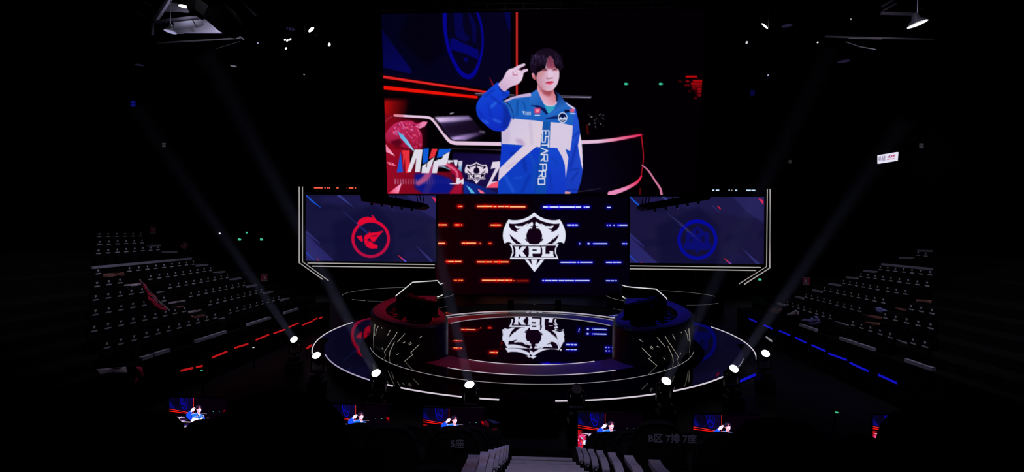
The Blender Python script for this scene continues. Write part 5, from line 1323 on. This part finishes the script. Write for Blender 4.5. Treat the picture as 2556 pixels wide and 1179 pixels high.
def disc_light(px, py, w_, h_, ang, Y, m, label):
    """small spotlight whose lens shows as a tilted ellipse"""
    c = at_Y(px, py, Y); r = w_ / 2 / FPX * Y; k = min(0.98, h_ / w_)
    t = thing('roof_spotlight', c, label, 'spotlight', 'small spotlights under the roof')
    v = (CAM - c).normalized(); side = v.cross(Vector((0, 0, 1))).normalized(); upp = side.cross(v)
    mn = (side * math.cos(ang) + upp * math.sin(ang))               # minor axis in view
    nrm = (v * k + mn * math.sqrt(1 - k * k)).normalized()
    Q = Matrix.Translation(c) @ nrm.to_track_quat('Z', 'Y').to_matrix().to_4x4()
    bm = bmesh.new(); lathe(bm, [(0, -r * 2.2), (r * .8, -r * 2.2), (r * 1.05, -r * .2), (r * 1.08, 0.0), (r, 0), (r, -0.01), (0, -0.01)], 16, Q); part('can', bm, 'plastic', t, smooth=True)
    bm = bmesh.new(); lathe(bm, [(0, 0.003), (r * .98, 0.003)], 20, Q); part('lens', bm, m, t)
    bm = bmesh.new(); tube(bm, [c - nrm * r, Vector((c.x, c.y + 0.1, 18.0))], 0.015, 5); part('hanger', bm, 'truss', t)
for a in [(777, 74, 18, 7, .75, 20, 'lens', 'bright oval spotlight left of the hanging screen'), (711.5, 99.5, 6, 4, .75, 20, 'lens', 'first of three small bright spots left of the oval spotlight'),
          (717.5, 101, 7, 4, .75, 20, 'lens', 'middle of three small bright spots left of the oval spotlight'), (724.5, 98.5, 7, 4, .75, 20, 'lens', 'right one of three small bright spots left of the oval spotlight'),
          (714, 121, 6, 4, .75, 20, 'lens', 'small bright spot just below the three small spots'), (822, 111.5, 9, 6, .3, 20, 'lens', 'double small spot closest left of the hanging screen'),
          (588, 68, 4, 4, 0, 20, 'bay_glow', 'tiny bluish spot beside the left roof frame'), (643.5, 108, 4, 5, 0, 20, 'bay_glow', 'tiny bluish spot right of the left roof frame'),
          (759, 186, 4, 4, 0, 20, 'tube_dim', 'tiny dim spot low left of the hanging screen'), (1909, 65, 20, 4, 2.4, 20, 'lens', 'slanting narrow bright spotlight right of the hanging screen'),
          (1864, 106.5, 7, 5, .2, 20, 'tube_hi', 'small bright spot below the slanting spotlight'), (2041, 106, 4, 4, 0, 20, 'white_dot', 'tiny white spot left of the pale roof bar'),
          (1917.5, 188, 4, 4, 0, 20, 'bay_glow', 'tiny bluish spot far below the slanting spotlight'), (2124, 48, 4, 4, 0, 20, 'tube_dim', 'tiny dim spot left of the top right lamp')]: disc_light(*a)
t = thing('roof_bar', at_Y(2160, 96, 15), 'pale horizontal roof bars and cable, top right', 'roof frame')
for a, b, w_, m in [((2118, 95), (2200, 97), .035, 'railcap'), ((2058, 92), (2330, 99), .05, 'truss'), ((2198, 33), (2290, 35), .07, 'steel'), ((2202, 16), (2228, 1), .06, 'steel'), ((2204, 27), (2236, 9), .05, 'steel'),
                    ((2300, 22), (2326, 4), .04, 'truss'), ((2110, 105), (2145, 117), .03, 'truss'), ((2145, 117), (2185, 124), .03, 'truss')]:
    bm = bmesh.new(); at_bar(bm, a, b, w_); part('steel_member', bm, m, t)
lamp('roof_lamp_right', 'POINT', at_Y(2250, 80, 14.4), 6, (0.85, 0.8, 1.0), None, shadow_soft_size=0.08)

# exit signs and lit signs
def exit_sign(px, py, w_, h_, X=None, Y=None, m='green', label='', cat='exit sign', grp='small green exit signs'):
    c = at_X(px, py, X) if X is not None else at_Y(px, py, Y)
    t = thing('exit_sign' if cat == 'exit sign' else 'pilot_light', c, label, cat, grp)
    dd = abs((c - CAM).dot(fwd)); sw, sh = w_ / FPX * dd, h_ / FPX * dd
    wall = X is not None; s = -1 if c.x < 0 else 1
    if wall: sw *= math.hypot(1, 0) * 1.6
    def bx(off, size):
        bm = bmesh.new()
        if wall: box(bm, c + Vector((s * off[1], off[0] * -s, off[2])), (size[1], size[0], size[2]))
        else: box(bm, c + Vector(off), size)
        return bm
    part('housing', bx((0, 0.045, 0), (sw + .06, 0.07, sh + .06)), 'bezel', t)
    part('lit_face', bx((0, 0, 0), (sw * .62, 0.02, sh)), m, t)
    part('lit_arrow', bx((sw * .42, 0, -sh * .1), (sw * .2, 0.02, sh * .7)), m, t)
    if not wall:
        bm = bmesh.new(); bar(bm, c + Vector((0, 0.06, 0)), (c.x, c.y + .06, 0), 0.03); part('pole', bm, 'fabric', t)
exit_sign(597, 598, 9, 5, X=-24.9, label='small green exit sign on the far left wall, left of a pair')
exit_sign(652, 598, 9, 5, X=-24.9, label='small green exit sign on the far left wall, right of a pair')
exit_sign(615, 581, 5, 4, X=-24.9, label='tiny green exit sign above the pair, far left wall')
exit_sign(1896, 698, 9, 5, Y=43, label='small green exit sign beside the right light outline')
exit_sign(2088, 1030, 8, 3, Y=9.5, label='small green sign low right above the foreground seats')
exit_sign(548, 583, 5, 4, X=-24.9, m='white_dot', label='tiny white lit sign on the far left wall', cat='light', grp=None)
exit_sign(632, 868, 5, 2, Y=17.5, m='white_dot', label='tiny white pilot light on floor by the left barrier', cat='light', grp=None)
exit_sign(503, 925, 5, 2, Y=13, m='green', label='tiny green pilot light on floor at left barrier', cat='light', grp=None)
for px, py, w_, m, lab in [(332, 259, 15, 'blue_dim', 'dim blue loudspeaker lamp box on the upper left wall'), (409, 362, 11, 'lens_faint', 'faint grey box lamp on the left wall'), (1972, 404, 8, 'lens_faint', 'faint grey box lamp right of the hanging screen'), (2300, 364, 12, 'lens_faint', 'faint grey box lamp at the right edge'), (1878, 232, 14, 'blue_faint', 'very dim blue box lamp right of the huge screen')]:
    M.setdefault('lens_faint', emit('grey_faint', (0.028, 0.026, 0.032), 1.0)); M.setdefault('blue_faint', emit('blue_faint', (0.002, 0.002, 0.035), 1.0))
    c = at_Y(px, py, 24); t = thing('wall_lamp_box', c, lab, 'lamp'); s_ = w_ / FPX * 24
    bm = bmesh.new(); rbox(bm, c + Vector((0, .12, 0)), (s_ * 1.1, .2, s_ * 1.3), .02, 1); part('housing', bm, 'plastic', t)
    for dz in (-.27, .27): bm = bmesh.new(); box(bm, c + Vector((0, 0, dz * s_)), (s_ * .8, .02, s_ * .42)); part('lit_face', bm, M[m], t)
    bm = bmesh.new(); bar(bm, c + Vector((0, .2, 0)), (c.x, c.y + .2, 18), 0.04); part('hanger', bm, 'truss', t)
# lit white sign on the right
XS_ = 22.5
P = [at_X(x, y, XS_) for x, y in ((2190, 388), (2237.5, 380), (2236, 401.5), (2190, 409))]
t = thing('lit_sign', P[0], 'small lit white sign with reddish characters on the right', 'sign')
bm = bmesh.new(); slab(bm, P, (0.12, 0, 0)); part('sign_box', bm, 'sign', t)
bm = bmesh.new(); c = P[0].lerp(P[1], .5); bar(bm, c + Vector((.06, 0, 0)), (c.x + .06, c.y, 18), 0.05); part('hanger', bm, 'truss', t)
def sign_text(s, u, v, size, m):
    me = text_mesh(s, size, 0.003, 0.004).copy(); me.materials.clear(); me.materials.append(M[m])
    o = link('lettering', me, None); c = P[0].lerp(P[1], u).lerp(P[3].lerp(P[2], u), v)
    e1 = (P[1] - P[0]).normalized(); e3 = Vector((-1, 0, 0)); e2 = e3.cross(e1)
    o.matrix_world = Matrix.Translation(c + Vector((-.01, 0, 0))) @ Matrix((e1, e2, e3)).transposed().to_4x4()
    mw = o.matrix_world.copy(); o.parent = t; o.matrix_parent_inverse = Matrix.Translation(t.location).inverted(); o.matrix_basis = mw
sign_text('英雄', .25, .52, .34, 'sign_grey')
for u0, u1, v0, v1, m in [(.56, .62, .30, .52, 'sign_red'), (.64, .71, .20, .42, 'sign_grey'), (.66, .72, .42, .55, 'sign_red'), (.75, .82, .26, .50, 'sign_red'), (.86, .93, .24, .50, 'sign_red'), (.54, .92, .66, .74, 'sign_red')]:
    f = lambda u, v: P[0].lerp(P[1], u).lerp(P[3].lerp(P[2], u), v) + Vector((-.008, 0, 0))
    bm = bmesh.new(); slab(bm, [f(u0, v0), f(u1, v0), f(u1, v1), f(u0, v1)], (.004, 0, 0)); part('lettering', bm, m, t)
print('seats in the side stands:', NSEAT, 'objects', len(bpy.data.objects))
